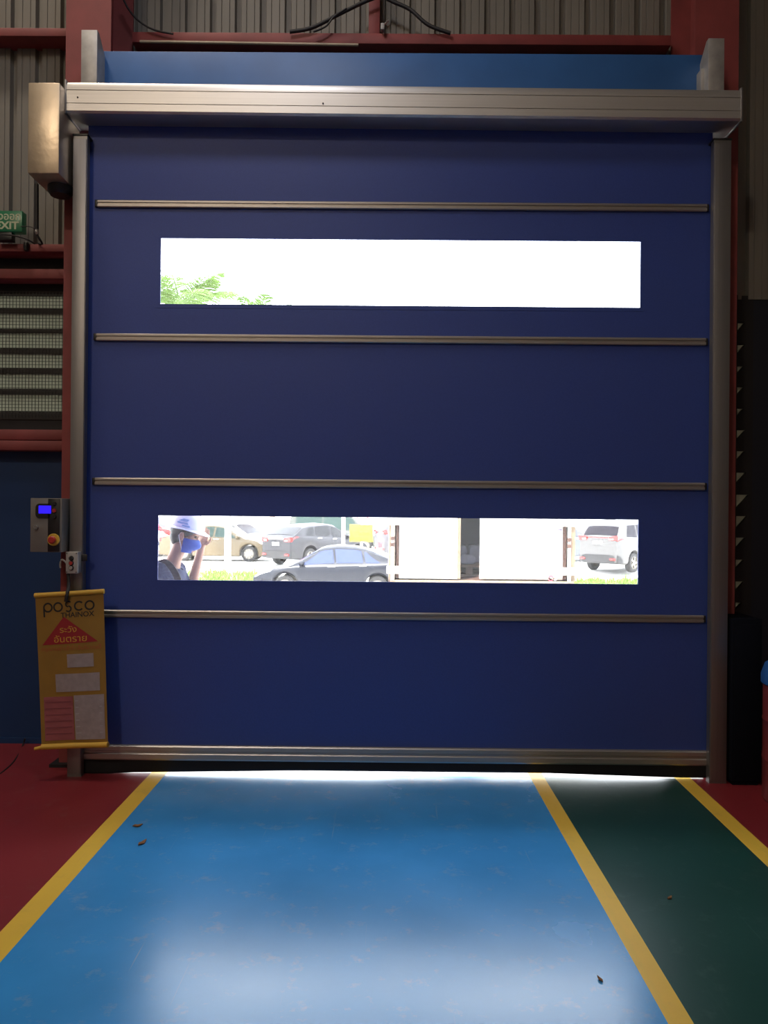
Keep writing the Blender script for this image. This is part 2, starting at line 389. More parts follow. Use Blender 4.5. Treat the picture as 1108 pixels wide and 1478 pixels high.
# black hoses and wires above
def cable(name, pts, r, label, m='cable', cat='cable'):
    bm = NB(); tube(bm, smoothline(pts), r, 8); return tag(link(name, bm, M[m], None, 60), label, cat)
Yc = .40
cable('hose', [P(418, 46, Yc), P(450, 40, Yc), P(490, 20, Yc), P(525, 3, Yc), P(548, -6, Yc)], .012, 'thick black cable rising to the strut from its left')
cable('hose', [P(452, 46, Yc-.03), P(470, 38, Yc-.03), P(482, 24, Yc-.03), P(500, 12, Yc-.03)], .006, 'thin black wire beside the thick left cable above the door')
cable('hose', [P(548, -8, Yc), P(566, 2, Yc), P(592, 14, Yc), P(618, 36, Yc), P(650, 48, Yc)], .012, 'thick black cable dropping to the right of the strut')
cable('wire', [P(176, -5, Yc), P(186, 14, Yc), P(200, 30, Yc), P(222, 43, Yc), P(250, 49, Yc)], .006, 'thin black wire sagging at top left beside the red column')
t = thing('pipe_clamp', 'small pale clamp fitting fixed to the red strut above the door', 'clamp', P(552, 38, Yc))
bm = NB(); abox(bm, -.012, .012, -.02, .02, -.03, .012, .004); link('body', bm, M['off_white'], t, 40)
bm = NB(); tube(bm, [(.005, -.01, 0), (.035, -.012, .028)], .006, 8); link('pin', bm, M['chrome'], t, 40)

# blue beam over the door
x0, x1 = P(152, 100, .12).x, P(1012, 105, .12).x
za = P(155, 80, .12).z; zb = P(1010, 90, .12).z
bm = NB(); abox(bm, x0, x1, .06, .20, 3.70, (za+zb)/2, .004)
tag(link('lintel_beam', bm, M['blue_beam'], None, 40), 'blue painted steel beam above the roller door hood', 'beam')

# galvanised brackets standing over the hood
def bracket(px0, px1, y0, y1, extra, label):
    t = thing('hood_bracket', label, 'bracket', (0, 0, 0), 0, 'galvanised brackets above the hood')
    a, b, c, d = px_rect(px0, px1, y0, y1, -.06); t.location = ((a+b)/2, 0, c); hw = (b-a)/2; h = d-c
    bm = NB(); abox(bm, -hw, hw, -.06, -.052, -.02, h, .002); link('face_plate', bm, M['galv'], t, 40)
    bm = NB(); prism(bm, [(-.052, -.02), (.118, -.02), (.118, h*.55), (-.03, h-.002), (-.052, h-.002)], 'x', hw-.008 if extra < 0 else -hw, hw if extra < 0 else -hw+.008)
    link('side_plate', bm, M['galv'], t, None)
    return t
bracket(117, 140, 43, 116, -1, 'galvanised bracket standing on the left end of the hood')
t = bracket(1022, 1045, 55, 129, 1, 'galvanised bracket standing on the right end of the hood')
bm = NB(); a, b, c, d = px_rect(1011, 1019, 90, 128, .0); abox(bm, a-t.location.x, b-t.location.x, -.004, .10, -.02, d-c, .002); link('spacer_plate', bm, M['galv'], t, 40)

# ================================================================== ROLLER DOOR
GLx0, GLx1 = P(102, 600, -.07).x, P(122, 600, -.07).x
GRx0, GRx1 = P(1027, 600, -.07).x, P(1052, 600, -.07).x
def guide(x0, x1, inner, label):
    """channel rail with a slot on its inner side"""
    t = thing('guide_rail', label, 'rail', ((x0+x1)/2, 0, 0), 0, 'aluminium guide rails of the door'); hw = (x1-x0)/2; H = 3.62
    s = inner
    bm = NB(); prism(bm, [(s*hw, -.07), (-s*hw, -.07), (-s*hw, .119), (s*hw, .119), (s*hw, .03), (s*(hw-.03), .03), (s*(hw-.03), -.03), (s*hw, -.03)], 'z', 0, H)
    link('channel', bm, M['alu_v'], t)
    bm = NB(); abox(bm, -hw*.94, hw*.94, -.078, -.0702, .02, H-.02, .001); link('cover_strip', bm, M['alu_v'], t, 40)
    bm = NB(); abox(bm, s*hw-.008, s*hw+.008, -.036, .036, .12, H-.05, .002); link('brush_seal', bm, M['rubber'], t, 40) if False else None
    bm = NB(); abox(bm, -hw-.004, hw+.004, -.074, .116, H, H+.012, .002); link('end_cap', bm, M['black'], t, 40)
    return t
guide(GLx0, GLx1, 1, 'aluminium guide rail up the left edge of the blue curtain')
guide(GRx0, GRx1, -1, 'aluminium guide rail up the right edge of the blue curtain')

door = structure(thing('door_1', None, None, (0, 0, 0)))
door['label'] = 'blue fabric roller door with two clear window strips and aluminium bars'
CX0, CX1 = GLx1-.02, GRx0+.02
def zbar(yl, yr): return (P(137, yl, 0).z+P(1025, yr, 0).z)/2
bars = [zbar(298, 308)-.0, zbar(489, 499), zbar(699, 706), zbar(890, 895)]
zbot0, zbot1 = zbar(1098, 1099), zbar(1077, 1079)
bars = [zbar(293, 303), zbar(487, 494), zbar(695, 702), zbar(887, 891)]
edges = [3.72]+bars+[zbot1]
WX0, WX1 = P(230, 600, 0).x, P(922, 600, 0).x
W1 = (zbar(440, 446)-.0, zbar(343, 351)); W2 = (zbar(838, 843), zbar(743, 751))
W1 = ((P(232, 438, 0).z+P(922, 445, 0).z)/2, (P(232, 343, 0).z+P(922, 350, 0).z)/2)
W2 = ((P(230, 838, 0).z+P(920, 842, 0).z)/2, (P(230, 744, 0).z+P(920, 750.5, 0).z)/2)
def curtain_panel(z0, z1, win=None):
    bm = NB(); yf, yb = -.003, .003
    if not win: abox(bm, CX0, CX1, yf, yb, z0, z1)
    else:
        nx = 40
        def ring(x0, x1, a, b, y): return [bm.verts.new((x0, y, a)), bm.verts.new((x1, y, a)), bm.verts.new((x1, y, b)), bm.verts.new((x0, y, b))]
        o1, i1 = ring(CX0, CX1, z0, z1, yf), ring(WX0, WX1, *win, yf); o2, i2 = ring(CX0, CX1, z0, z1, yb), ring(WX0, WX1, *win, yb)
        for k in range(4):
            n = (k+1) % 4
            bm.faces.new([o1[k], o1[n], i1[n], i1[k]]); bm.faces.new([o2[n], o2[k], i2[k], i2[n]])
            bm.faces.new([i1[k], i1[n], i2[n], i2[k]]); bm.faces.new([o1[n], o1[k], o2[k], o2[n]])
        bmesh.ops.recalc_face_normals(bm, faces=bm.faces)
    return link('curtain_panel', bm, M['curtain'], door)
for i in range(5):
    curtain_panel(edges[i+1], edges[i], {1: W1, 3: W2}.get(i))
for wn in (W1, W2):
    bm = NB(); abox(bm, WX0-.02, WX1+.02, .0034, .0046, wn[0]-.02, wn[1]+.02)
    g = link('window_pane', bm, M['vinyl'], door); g['label'] = 'clear vinyl window strip in the blue curtain'
    bm = NB()                                        # welded rim round the opening, with the slightly wavy cut edge
    for (a, b, c, d) in ((WX0-.022, WX1+.022, wn[1], wn[1]+.022), (WX0-.022, WX1+.022, wn[0]-.022, wn[0]), (WX0-.022, WX0, wn[0], wn[1]), (WX1, WX1+.022, wn[0], wn[1])):
        abox(bm, a, b, -.0042, -.003, c, d)
    link('weld_rim', bm, M['curtain'], door)
def stiffener(z):
    bm = NB(); prism(bm, [(-.006, -.022), (-.016, -.022), (-.020, -.017), (-.020, -.006), (-.012, -.002), (-.012, .004), (-.019, .007), (-.019, .016), (-.014, .021), (-.006, .021)], 'x', CX0+.062, CX1-.035)
    for v in bm.verts: v.co.z += z
    o = link('stiffener_bar', bm, M['alu_bar'], door)
    bm = NB(); abox(bm, CX0+.045, CX0+.062, -.017, -.004, z-.02, z+.02, .002); link('end_clip', bm, M['black'], o, 40)
    bm = NB(); abox(bm, CX1-.035, CX1-.022, -.017, -.004, z-.02, z+.02, .002); link('end_clip', bm, M['black'], o, 40)
for z in bars: stiffener(z)
bm = NB(); h = zbot1-zbot0
prism(bm, [(.02, zbot0), (-.030, zbot0), (-.034, zbot0+h*.10), (-.034, zbot0+h*.42), (-.026, zbot0+h*.50), (-.026, zbot0+h*.60), (-.032, zbot0+h*.66), (-.032, zbot0+h*.92), (-.024, zbot1), (.02, zbot1)], 'x', CX0+.004, CX1-.01)
link('bottom_bar', bm, M['alu_bar'], door)
# rubber seal, slightly bowed so that daylight shows under its middle
bm = NB(); n = 24; top = zbot0+.001; rings = []
for i in range(n+1):
    t = i/n; x = CX0+.004+(CX1-.014-CX0)*t
    if t < .045: zb_ = .004
    else: zb_ = .010+.022*min(1, (t-.045)/.30)*min(1, max(.2, (1.0-t)/.25))
    rings.append([bm.verts.new((x, y, z)) for (y, z) in ((-.022, zb_), (-.026, zb_+.01), (-.024, top), (.012, top), (.012, zb_+.01), (.004, zb_))])
for a, b in zip(rings, rings[1:]):
    for k in range(6): bm.faces.new([a[k], a[(k+1) % 6], b[(k+1) % 6], b[k]])
bm.faces.new(rings[0][::-1]); bm.faces.new(rings[-1]); bmesh.ops.recalc_face_normals(bm, faces=bm.faces)
link('bottom_seal', bm, M['rubber'], door)

# hood over the curtain roll
HF = -.15
hx0, hx1 = P(94, 140, HF).x, P(1070, 155, HF).x
zt_l, zb_l = P(92, 114, HF).z, P(92, 163, HF).z; zt_r, zb_r = P(1070, 128, HF).z, P(1070, 172, HF).z
zt, zb_ = (zt_l+zt_r)/2, (zb_l+zb_r)/2; h = zt-zb_
tilt = math.atan2((zt_r+zb_r-zt_l-zb_l)/2, hx1-hx0)
hood = thing('door_hood', 'long brushed aluminium hood across the top of the roller door', 'hood', ((hx0+hx1)/2, 0, zb_)); hood.rotation_euler = (0, -tilt, 0)
hl = (hx1-hx0)/2
prof = [(.058, 0), (HF+.012, 0), (HF, .010), (HF, h*.27), (HF+.004, h*.275), (HF+.004, h*.29), (HF, h*.295), (HF, h*.68), (HF+.004, h*.685), (HF+.004, h*.70), (HF, h*.705), (HF, h-.028), (HF+.008, h-.010), (HF+.026, h), (.058, h)]
bm = NB(); prism(bm, prof, 'x', -hl+.006, hl-.006); link('hood_body', bm, M['alu'], hood, 35)
for s in (-1, 1):
    bm = NB(); abox(bm, s*hl-.006, s*hl+.006, HF-.004, .058, -.008, h+.002, .003); link('end_plate', bm, M['alu_v'], hood, 40)
for px in (112, 466):
    q = P(px, 143 if px < 200 else 150, HF); bm = NB(); lathe(bm, [(0, .004), (.004, .004), (.005, 0)], 10, Matrix.Translation((q.x-hood.location.x, HF, q.z-zb_)) @ Matrix.Rotation(PI/2, 4, 'X')); link('rivet', bm, M['dark'], hood, 40)

# motor cover at the left end
MF = -.22
a, b, c, d = px_rect(40, 85.5, 119, 250, MF)
mt = thing('motor_cover', 'dented shiny steel motor cover at the left end of the hood', 'cover', ((a+b)/2, 0, c)); hw = (b-a)/2; hh = d-c
bm = NB(); abox(bm, -hw, hw, MF, .058, 0, hh, .006)
link('cover_shell', bm, M['steel_box'], mt, 40)
bm = NB(); abox(bm, -hw+.012, hw-.006, .059, .075, .01, hh+.085, .003); link('mounting_plate', bm, M['dark'], mt, 40)
bm = NB(); lathe(bm, [(0, -.05), (.055, -.05), (.07, -.03), (.07, 0)], 20, Matrix.Translation((.02, -.04, 0))); link('motor_end', bm, M['black'], mt, 40)
bm = NB(); abox(bm, hw-.03, hw+.0405, -.02, .05, -.06, -.002, .01); link('gear_housing', bm, M['black'], mt, 40) if False else None
# cable drop from the motor with its pale plug
t = thing('cable_drop', 'black cable pipe hanging from the motor cover down to the girt', 'cable', P(53, 330, .10))
q0, q1 = P(53, 266, .02)-t.location, P(53, 331, .02)-t.location
bm = NB(); tube(bm, [q0, q1], .011, 10); link('sleeve', bm, M['cable'], t, 60)
bm = NB(); tube(bm, [q1, q1+Vector((0, 0, -.012)), q1+Vector((.002, .01, -.03))], [.009, .013, .006], 10); link('plug', bm, M['off_white'], t, 60)
bm = NB(); tube(bm, smoothline([q1+Vector((0, .0, -.03)), q1+Vector((.004, .06, -.06)), P(56, 351, .43)-t.location]), .006, 8); link('tail', bm, M['cable'], t, 60)

# ------------------------------------------------------------------ exit sign on the girt
EX = .36
x0 = P(-22, 318, EX).x; x1 = P(32, 318, EX).x; z0, z1 = P(15, 334, EX).z, P(15, 304, EX).z
gz = zl(352, 15, YW-.12)
ex = thing('exit_sign', 'green exit sign standing on the girt at the left edge', 'sign', ((x0+x1)/2, EX+.03, gz))
L = lambda X, Z: (X-ex.location.x, Z-gz)
hw = (x1-x0)/2
bm = NB(); abox(bm, -hw, hw, -.03, .03, z0-gz, z1-gz, .004); link('sign_box', bm, M['exit_green'], ex, 40)
zc = (z0+z1)/2-gz; hh = z1-z0
text('lettering', 'ทางออก', hh*.50, (.006, -.0312, zc+hh*.21), M['exit_text'], ex, sx=.98, bold=.001)
text('lettering', 'EXIT', hh*.50, (.022, -.0312, zc-hh*.23), M['exit_text'], ex, sx=1.10, bold=.002)
bm = NB(); abox(bm, -.05, .05, -.025, .025, .0, z0-gz, .004); link('sign_foot', bm, M['black'], ex, 40)
cable('wire', [P(2, 338, .33), P(20, 340, .33), P(38, 345, .33), P(50, 352, .36)], .005, 'thin black wire lying along the girt under the exit sign')
cable('wire', [P(30, 327, .35), P(42, 327, .35), P(52, 331, .35)], .003, 'fine dark wire from the exit sign to the cable pipe')
t = thing('sensor_knob', 'small dark knob with a pale cap on the girt below the exit sign', 'fitting', P(38, 355, YW-.135))
bm = NB(); lathe(bm, [(0, -.03), (.014, -.03), (.018, -.01), (.016, .018), (0, .02)], 14); link('knob', bm, M['black'], t, 40)
bm = NB(); lathe(bm, [(.008, .019), (.008, .028), (0, .031)], 12); link('cap', bm, M['off_white'], t, 40)

# ------------------------------------------------------------------ left louvre window
LW = thing('louvre_window', 'pale louvre window behind wire mesh on the left wall', 'louvre', ((LVX0+CLX)/2, YW, zl(604)))
bx = LW.location.x; bz = LW.location.z; x0, x1 = LVX0-bx, CLX-.02-bx
tops = [424, 453, 481, 511, 540, 570]; bots = [443, 473, 501, 530, 560, 593]
for i, (ya, yb) in enumerate(zip(tops, bots)):
    za, zc = zl(ya)-bz, zl(yb)-bz
    bm = NB(); prism(bm, [(.020, za+.004), (.024, za+.004), (.056, zc), (.052, zc)], 'x', x0, x1); link('louvre_blade', bm, M['louvre'], LW)
    nz_ = zl(tops[i+1])-bz if i < 5 else zl(606)-bz
    bm = NB(); prism(bm, [(.012, nz_+.004), (.012, zc-.012), (.030, zc), (.060, zc), (.060, nz_+.004)], 'x', x0, x1); link('louvre_shade_lip', bm, M['lip'], LW)  # opaque lip, its dark colour standing in for the shaded blade overlap
bm = NB(); r_ = .0016; nx = int((x1-x0)/.0215)
for k in range(nx+1):
    x = x0+k*.0215; abox(bm, x-r_, x+r_, .004, .0065, zl(603)-bz, zl(420)-bz)
z = zl(603)-bz
while z < zl(420)-bz:
    abox(bm, x0, x1, .0065, .009, z-r_, z+r_); z += .0215
link('wire_mesh', bm, M['wire'], LW)['kind'] = 'stuff'

# ------------------------------------------------------------------ right louvre, seen past its saw-toothed blade ends
RW = thing('louvre_window', 'dark saw-toothed louvre right of the door with triangular light gaps', 'louvre', (RVX0, YW, zl(886, 1070)))
ys = [465, 496.5, 528, 558.5, 589.5, 620.5, 651, 682, 714, 745, 776, 808, 839.5, 870]
zs = [zl(y, 1068)-RW.location.z for y in ys]
wts = [.085, .09, .075, .08, .08, .10, .095, .11, .14, .125, .11, .095, .10, .075]
top_z = zl(431, 1080)-RW.location.z+.02
bm = NB(); abox(bm, -.03, RVX1-RVX0, .048, .052, 0, top_z); link('light_panel', bm, M['louvre_dim'], RW)
xw = RVX1-RVX0
for i, z in enumerate(zs):
    wdt = wts[i]*.62; ht = wdt*1.12
    up = zs[i-1] if i else top_z
    lo = z-ht
    nxt = zs[i+1] if i+1 < len(zs) else 0.0
    bm = NB(); prism(bm, [(0, lo), (wdt, z), (xw, z), (xw, nxt), (0, nxt)], 'y', .006, .030); link('louvre_blade', bm, M['dark'], RW)
bm = NB(); abox(bm, 0, xw, .006, .03, zs[0], top_z); link('head_flashing', bm, M['dark'], RW)
bm = NB(); abox(bm, -.05, -.001, -.01, .05, 0, top_z); link('jamb', bm, M['dark'], RW)

# guessed cabinet, coloured near black to sink into the dark corner; drum
a, b, c, d = px_rect(1056, 1099, 905, 1128, -.10)
cb = thing('floor_cabinet', 'low guessed cabinet coloured nearly black beside the right guide rail', 'cabinet', ((a+b)/2, 0, 0)); hw = (b-a)/2
bm = NB(); abox(bm, -hw, hw, -.10, .30, .02, .93, .005); link('body', bm, M['shade_black'], cb, 40)
bm = NB(); abox(bm, -hw+.012, hw-.012, -.107, -.1005, .05, .90, .003); link('door_leaf', bm, M['shade_black'], cb, 40)
bm = NB(); abox(bm, -hw+.01, hw-.01, -.09, .29, .0, .02); link('plinth', bm, M['shade_black'], cb)
q = G(1142, 1140)
dr = thing('drum', 'red drum with a blue domed cover at the right edge', 'drum', (q.x, -.35, 0)); rr = q.x-P(1106, 1050, -.35).x
zt_ = P(1104, 985, -.35).z
bm = NB(); lathe(bm, [(0, 0), (rr*.97, 0), (rr, .01), (rr*.985, .03), (rr*.985, zt_*.33), (rr, zt_*.345), (rr*.985, zt_*.36), (rr*.985, zt_*.66), (rr, zt_*.675), (rr*.985, zt_*.69), (rr*.985, zt_-.02), (0, zt_-.02)], 32); link('barrel', bm, M['drum'], dr, 40)
bm = NB(); lathe(bm, [(rr*.985, zt_-.018), (rr*1.03, zt_-.012), (rr*1.03, zt_+.03), (rr*.95, zt_+.085), (rr*.7, zt_+.13), (0, zt_+.15)], 32); link('cover', bm, M['drum_blue'], dr, 50)

# ------------------------------------------------------------------ control box
CF = -.16
a, b, c, d = px_rect(43.5, 89, 719, 797, CF)
ct = thing('control_box', 'grey door control box with a glowing blue display', 'control box', ((a+b)/2, 0, c)); cx, cz = ct.location.x, c; hw = (b-a)/2; hh = d-c
U = lambda px, py: (P(px, py, CF).x-cx, P(px, py, CF).z-cz)
bm = NB(); abox(bm, -hw, hw, CF, .0, 0, hh, .004); link('enclosure', bm, M['grey_box'], ct, 40)
bm = NB(); abox(bm, -hw*.5, hw*.9, .0, .119, hh*.2, hh*.8); link('back_bracket', bm, M['galv'], ct)
x0, z0 = U(69, 796); x1, z1 = U(87, 720)
bm = NB(); abox(bm, x0, x1, CF-.004, CF-.0002, z0, z1, .002); link('black_strip', bm, M['black'], ct, 40)
x0, z0 = U(51.5, 748); x1, z1 = U(72, 727)
bm = NB(); r_ = .022; pts = []
for (cx_, cz_, a0) in ((x0+r_, z1-r_, 90), (x0+r_, z0+r_, 180)):
    for k in range(7): pts.append((cx_+r_*math.cos(R(a0+15*k)), cz_+r_*math.sin(R(a0+15*k))))
pts += [(x1, z0), (x1, z1)]
prism(bm, pts, 'y', CF-.004, CF-.0003); o_ = link('display_bezel', bm, M['black'], ct)
x0, z0 = U(56.5, 741); x1, z1 = U(74, 730)
bm = NB(); abox(bm, x0, x1, CF-.006, CF-.0041, z0, z1); link('display', bm, M['screen'], ct)
for (py, mm) in ((727, 'dark'), (737, 'red_btn'), (746, 'dark')):
    x, z = U(79, py); bm = NB(); lathe(bm, [(0, .008), (.010, .008), (.012, .004), (.012, 0)], 16, Matrix.Translation((x, CF-.004, z)) @ Matrix.Rotation(PI/2, 4, 'X')); link('key_button', bm, M[mm], ct, 40)
x, z = U(52.5, 761); bm = NB(); lathe(bm, [(0, .012), (.011, .012), (.013, .008), (.013, 0)], 16, Matrix.Translation((x, CF, z)) @ Matrix.Rotation(PI/2, 4, 'X')); link('key_lock', bm, M['chrome'], ct, 40)
x, z = U(78, 779); T = Matrix.Translation((x, CF-.004, z)) @ Matrix.Rotation(PI/2, 4, 'X')
bm = NB(); lathe(bm, [(0, .008), (.032, .008), (.034, .004), (.034, 0)], 28, T); o_ = link('stop_ring', bm, M['yel_btn'], ct, 40)
bm = NB(); lathe(bm, [(0, .034), (.016, .033), (.021, .028), (.021, .020), (.014, .016), (.014, .0082)], 24, T); link('stop_button', bm, M['red_btn'], o_, 40)

# ------------------------------------------------------------------ push-button station on the rail
BF = -.135
a, b, c, d = px_rect(94.5, 112, 796.5, 828, BF)
pb = thing('button_station', 'small white three-button station on the left guide rail', 'switch', ((a+b)/2, 0, c)); hw = (b-a)/2; hh = d-c
bm = NB(); abox(bm, -hw, hw, BF, -.079, 0, hh, .005); link('housing', bm, M['off_white'], pb, 40)
for f_, mm in ((.70, 'black'), (.48, 'red_btn'), (.26, 'off_white')):
    T = Matrix.Translation((-.002, BF, hh*f_)) @ Matrix.Rotation(PI/2, 4, 'X')
    bm = NB(); lathe(bm, [(0, .004), (.0135, .004), (.0145, .0)], 20, T); o_ = link('button_collar', bm, M['black'], pb, 40)
    bm = NB(); lathe(bm, [(0, .011), (.009, .010), (.0105, .007), (.0105, .0042)], 20, T); link('button', bm, M[mm], o_, 40)
for sx in (-1, 1):
    for f_ in (.07, .93):
        bm = NB(); lathe(bm, [(0, .002), (.0028, .002), (.003, 0)], 8, Matrix.Translation((sx*hw*.78, BF, hh*f_)) @ Matrix.Rotation(PI/2, 4, 'X')); link('screw', bm, M['dark'], pb)
bm = NB(); abox(bm, -hw-.012, hw+.030, -.0789, -.072, hh*.55, hh*.86, .002); o_ = link('mounting_band', bm, M['black'], pb, 40)
q = P(88, 815, -.10); q -= pb.location
bm = NB(); tube(bm, smoothline([(-hw, -.11, hh*.42), (q.x+.01, -.11, q.z+.03), (q.x, -.11, q.z+.005), (q.x+.002, -.11, q.z-.018)]), [.005]*19, 10); link('lever', bm, M['off_white'], pb, 60)

# ------------------------------------------------------------------ yellow danger banner
BNF = -.15
tl, tr, bl, br = P(50.5, 857, BNF), P(148.5, 851, BNF), P(60, 1081, BNF), P(156.5, 1077, BNF)
bn = thing('warning_banner', 'yellow danger banner hanging from a black strap below the button station', 'banner', ((tl.x+tr.x)/2, BNF, bl.z)); bo = bn.location
def bpnt(u, v, dy=0.0):                 # u right 0..1, v up 0..1, gentle sideways curl of the cloth
    p = (bl*(1-u)+br*u)*(1-v)+(tl*(1-u)+tr*u)*v
    return Vector((p.x-bo.x, .006*math.sin(u*5+v*3)+dy, p.z-bo.z))
def cloth_patch(u0, u1, v0, v1, dy, nu=8, nv=14, th=.0009, jag=0):
    bm = NB(); fr = {}; bk = {}
    for i in range(nu+1):
        for j in range(nv+1):
            u = u0+(u1-u0)*i/nu; v = v0+(v1-v0)*j/nv
            fr[i, j] = bm.verts.new(bpnt(u, v, dy)); bk[i, j] = bm.verts.new(bpnt(u, v, dy+th))
    for i in range(nu):
        for j in range(nv):
            bm.faces.new([fr[i, j], fr[i+1, j], fr[i+1, j+1], fr[i, j+1]]); bm.faces.new([bk[i, j+1], bk[i+1, j+1], bk[i+1, j], bk[i, j]])
    for i in range(nu):
        bm.faces.new([fr[i+1, 0], fr[i, 0], bk[i, 0], bk[i+1, 0]]); bm.faces.new([fr[i, nv], fr[i+1, nv], bk[i+1, nv], bk[i, nv]])
    for j in range(nv):
        bm.faces.new([fr[0, j], fr[0, j+1], bk[0, j+1], bk[0, j]]); bm.faces.new([fr[nu, j+1], fr[nu, j], bk[nu, j], bk[nu, j+1]])
    return bm
link('cloth', cloth_patch(0, 1, .02, .98, 0, 12, 24), M['banner'], bn, 60)
bm = NB(); tube(bm, [bpnt(-.005, .988), bpnt(.5, .988), bpnt(1.01, .988)], .014, 12); link('top_hem', bm, M['banner_roll'], bn, 50)
bm = NB(); tube(bm, [bpnt(0.0, .012), bpnt(.5, .012), bpnt(1.0, .012)], .016, 12); o_ = link('bottom_hem', bm, M['banner_roll'], bn, 50)
bm = NB(); tube(bm, [bpnt(-.10, .004), bpnt(.02, .010)], .010, 10); link('dowel', bm, M['banner_roll'], o_, 50)
# prints follow the cloth: flat text laid out in (u, v), then wrapped onto it
WB, HB = (tr-tl).length, (tl-bl).length
def wrap(me, u, v):
    for w_ in me.vertices:
        q = bpnt(u+w_.co.x/WB, v+w_.co.y/HB, -.0012-w_.co.z); w_.co = q
def ptext(s, size, u, v, m, sx=1.0, bold=0.0, name='lettering'):
    cu = bpy.data.curves.new('t', 'FONT'); cu.body = s; cu.size = size; cu.align_x = 'CENTER'; cu.align_y = 'CENTER'; cu.extrude = .0004; cu.offset = bold; cu.resolution_u = 4
    o = bpy.data.objects.new('tmp', cu); COL.objects.link(o); dg = bpy.context.evaluated_depsgraph_get()
    me = bpy.data.meshes.new_from_object(o.evaluated_get(dg)); bpy.data.objects.remove(o); bpy.data.curves.remove(cu)
    me.transform(Matrix.Scale(sx, 4, (1, 0, 0))); wrap(me, u, v); me.materials.clear(); return link(name, me, m, bn)
def ring_glyph(bm, cx, cy, ro, ri, a0=0, a1=360, n=24):
    pr = None
    for k in range(n+1):
        a = R(a0+(a1-a0)*k/n); c_, s_ = math.cos(a), math.sin(a)
        q = (bm.verts.new((cx+ri*c_, cy+ri*s_, 0)), bm.verts.new((cx+ro*c_, cy+ro*s_, 0)))
        if pr: bm.faces.new([pr[0], pr[1], q[1], q[0]])
        pr = q
bm = NB(); ro, ri = .0275, .0185; st = .0575
xs = [-2*st, -st, 0, st, 2*st]
ring_glyph(bm, xs[0], 0, ro, ri)
vs_ = [bm.verts.new(p) for p in ((xs[0]-ro, -.052, 0), (xs[0]-ri, -.052, 0), (xs[0]-ri, 0, 0), (xs[0]-ro, 0, 0))]; bm.faces.new(vs_)
ring_glyph(bm, xs[1], 0, ro, ri)
ring_glyph(bm, xs[3], 0, ro, ri, 42, 318); ring_glyph(bm, xs[4], 0, ro, ri)
ring_glyph(bm, xs[2], .0135, .0185, .0105, 35, 265); ring_glyph(bm, xs[2]-.0005, -.0125, .0185, .0105, -145, 90)
me = bpy.data.meshes.new('logo'); bm.to_mesh(me); bm.free(); wrap(me, .49, .906); link('lettering', me, M['banner_black'], bn)
ptext('THAINOX', .040, .615, .850, M['banner_black'], 1.0, .0004)
bm = NB(); vs_ = [bm.verts.new(p) for p in ((-.165, -.068, 0), (.148, -.062, 0), (-.035, .085, 0))]; bm.faces.new(vs_)
bmesh.ops.subdivide_edges(bm, edges=bm.edges[:], cuts=5, use_grid_fill=True)
me = bpy.data.meshes.new('tri'); bm.to_mesh(me); bm.free(); wrap(me, .51, .744); link('red_triangle', me, M['banner_red'], bn)
for (s, sz, u, v) in (('ระวัง', .046, .475, .757), ('อันตราย', .050, .50, .697)):
    o_ = ptext(s, sz, u, v, M['banner_roll'], 1.15)
    for q in o_.data.vertices: q.co.y -= .0008
ptext('กรุณาอย่าเข้าใกล้บริเวณนี้', .030, .50, .637, M['banner_orange'], 1.12)
for (u0, u1, v0, v1, mm, lab) in ((.44, .83, .515, .600, 'paper', None), (.25, .91, .360, .475, 'paper', None), (.06, .50, .050, .330, 'pink', 'pink printed notice'), (.515, .965, .050, .335, 'paper', None)):
    o_ = link('paper_notice', cloth_patch(u0, u1, v0, v1, -.0022, 5, 8, .0008), M[mm], bn, 60)
    if lab: o_['label'] = lab
    if v1 < .34:
        bm = NB()
        for k in range(6):
            v = v0+(v1-v0)*(.14+.145*k); q = [bpnt(u0+.02, v, -.0031), bpnt(u1-.03, v, -.0031), bpnt(u1-.03, v+.007, -.0031), bpnt(u0+.02, v+.007, -.0031)]
            bm.faces.new([bm.verts.new(p) for p in q])
        link('print_lines', bm, M['grey_print'] if mm == 'paper' else M['pink_print'], o_)
cable('hanging_strap', [P(98.5, 828, -.105), P(99, 845, -.12), P(97, 856, BNF-.022), P(95, 868, BNF-.02)], .010, 'black strap tying the yellow banner to the button station')
cable('power_cable', [P(36, 1066, .50), P(32, 1078, .48), G(20, 1099), G(0, 1117), G(-30, 1135)], .005, 'thin black cable trailing across the red floor at the left')

# dry leaves and grit on the lane
def leaf(px, py, s, rz, label):
    bm = NB(); q = G(px, py, .002)
    pts = [(-1, 0, .10), (-.5, .34, .25), (.1, .42, .12), (.7, .22, .3), (1.15, 0, .42), (.7, -.24, .18), (.1, -.42, .05), (-.5, -.32, .2)]
    top = [bm.verts.new((x*s, y*s, z*s+.004)) for x, y, z in pts]; c1 = bm.verts.new((0, 0, .003)); bot = [bm.verts.new((x*s, y*s, z*s)) for x, y, z in pts]; c2 = bm.verts.new((0, 0, -.001))
    for i in range(8):
        n = (i+1) % 8; bm.faces.new([c1, top[i], top[n]]); bm.faces.new([c2, bot[n], bot[i]]); bm.faces.new([top[i], bot[i], bot[n], top[n]])
    o = link('dry_leaf', bm, M['dry_leaf'], None, 60); o.location = q; o.rotation_euler = (0, 0, rz); tag(o, label, 'leaf')
leaf(198, 1193, .022, .2, 'dry brown leaf lying on the blue lane, farther from the camera')
leaf(205, 1218, .024, 1.1, 'dry brown leaf lying on the blue lane, nearer the camera')
leaf(966, 1297, .013, .6, 'small dark scrap lying on the green lane')
leaf(866, 1415, .013, 2.0, 'small dark scrap on the blue lane near the yellow line')

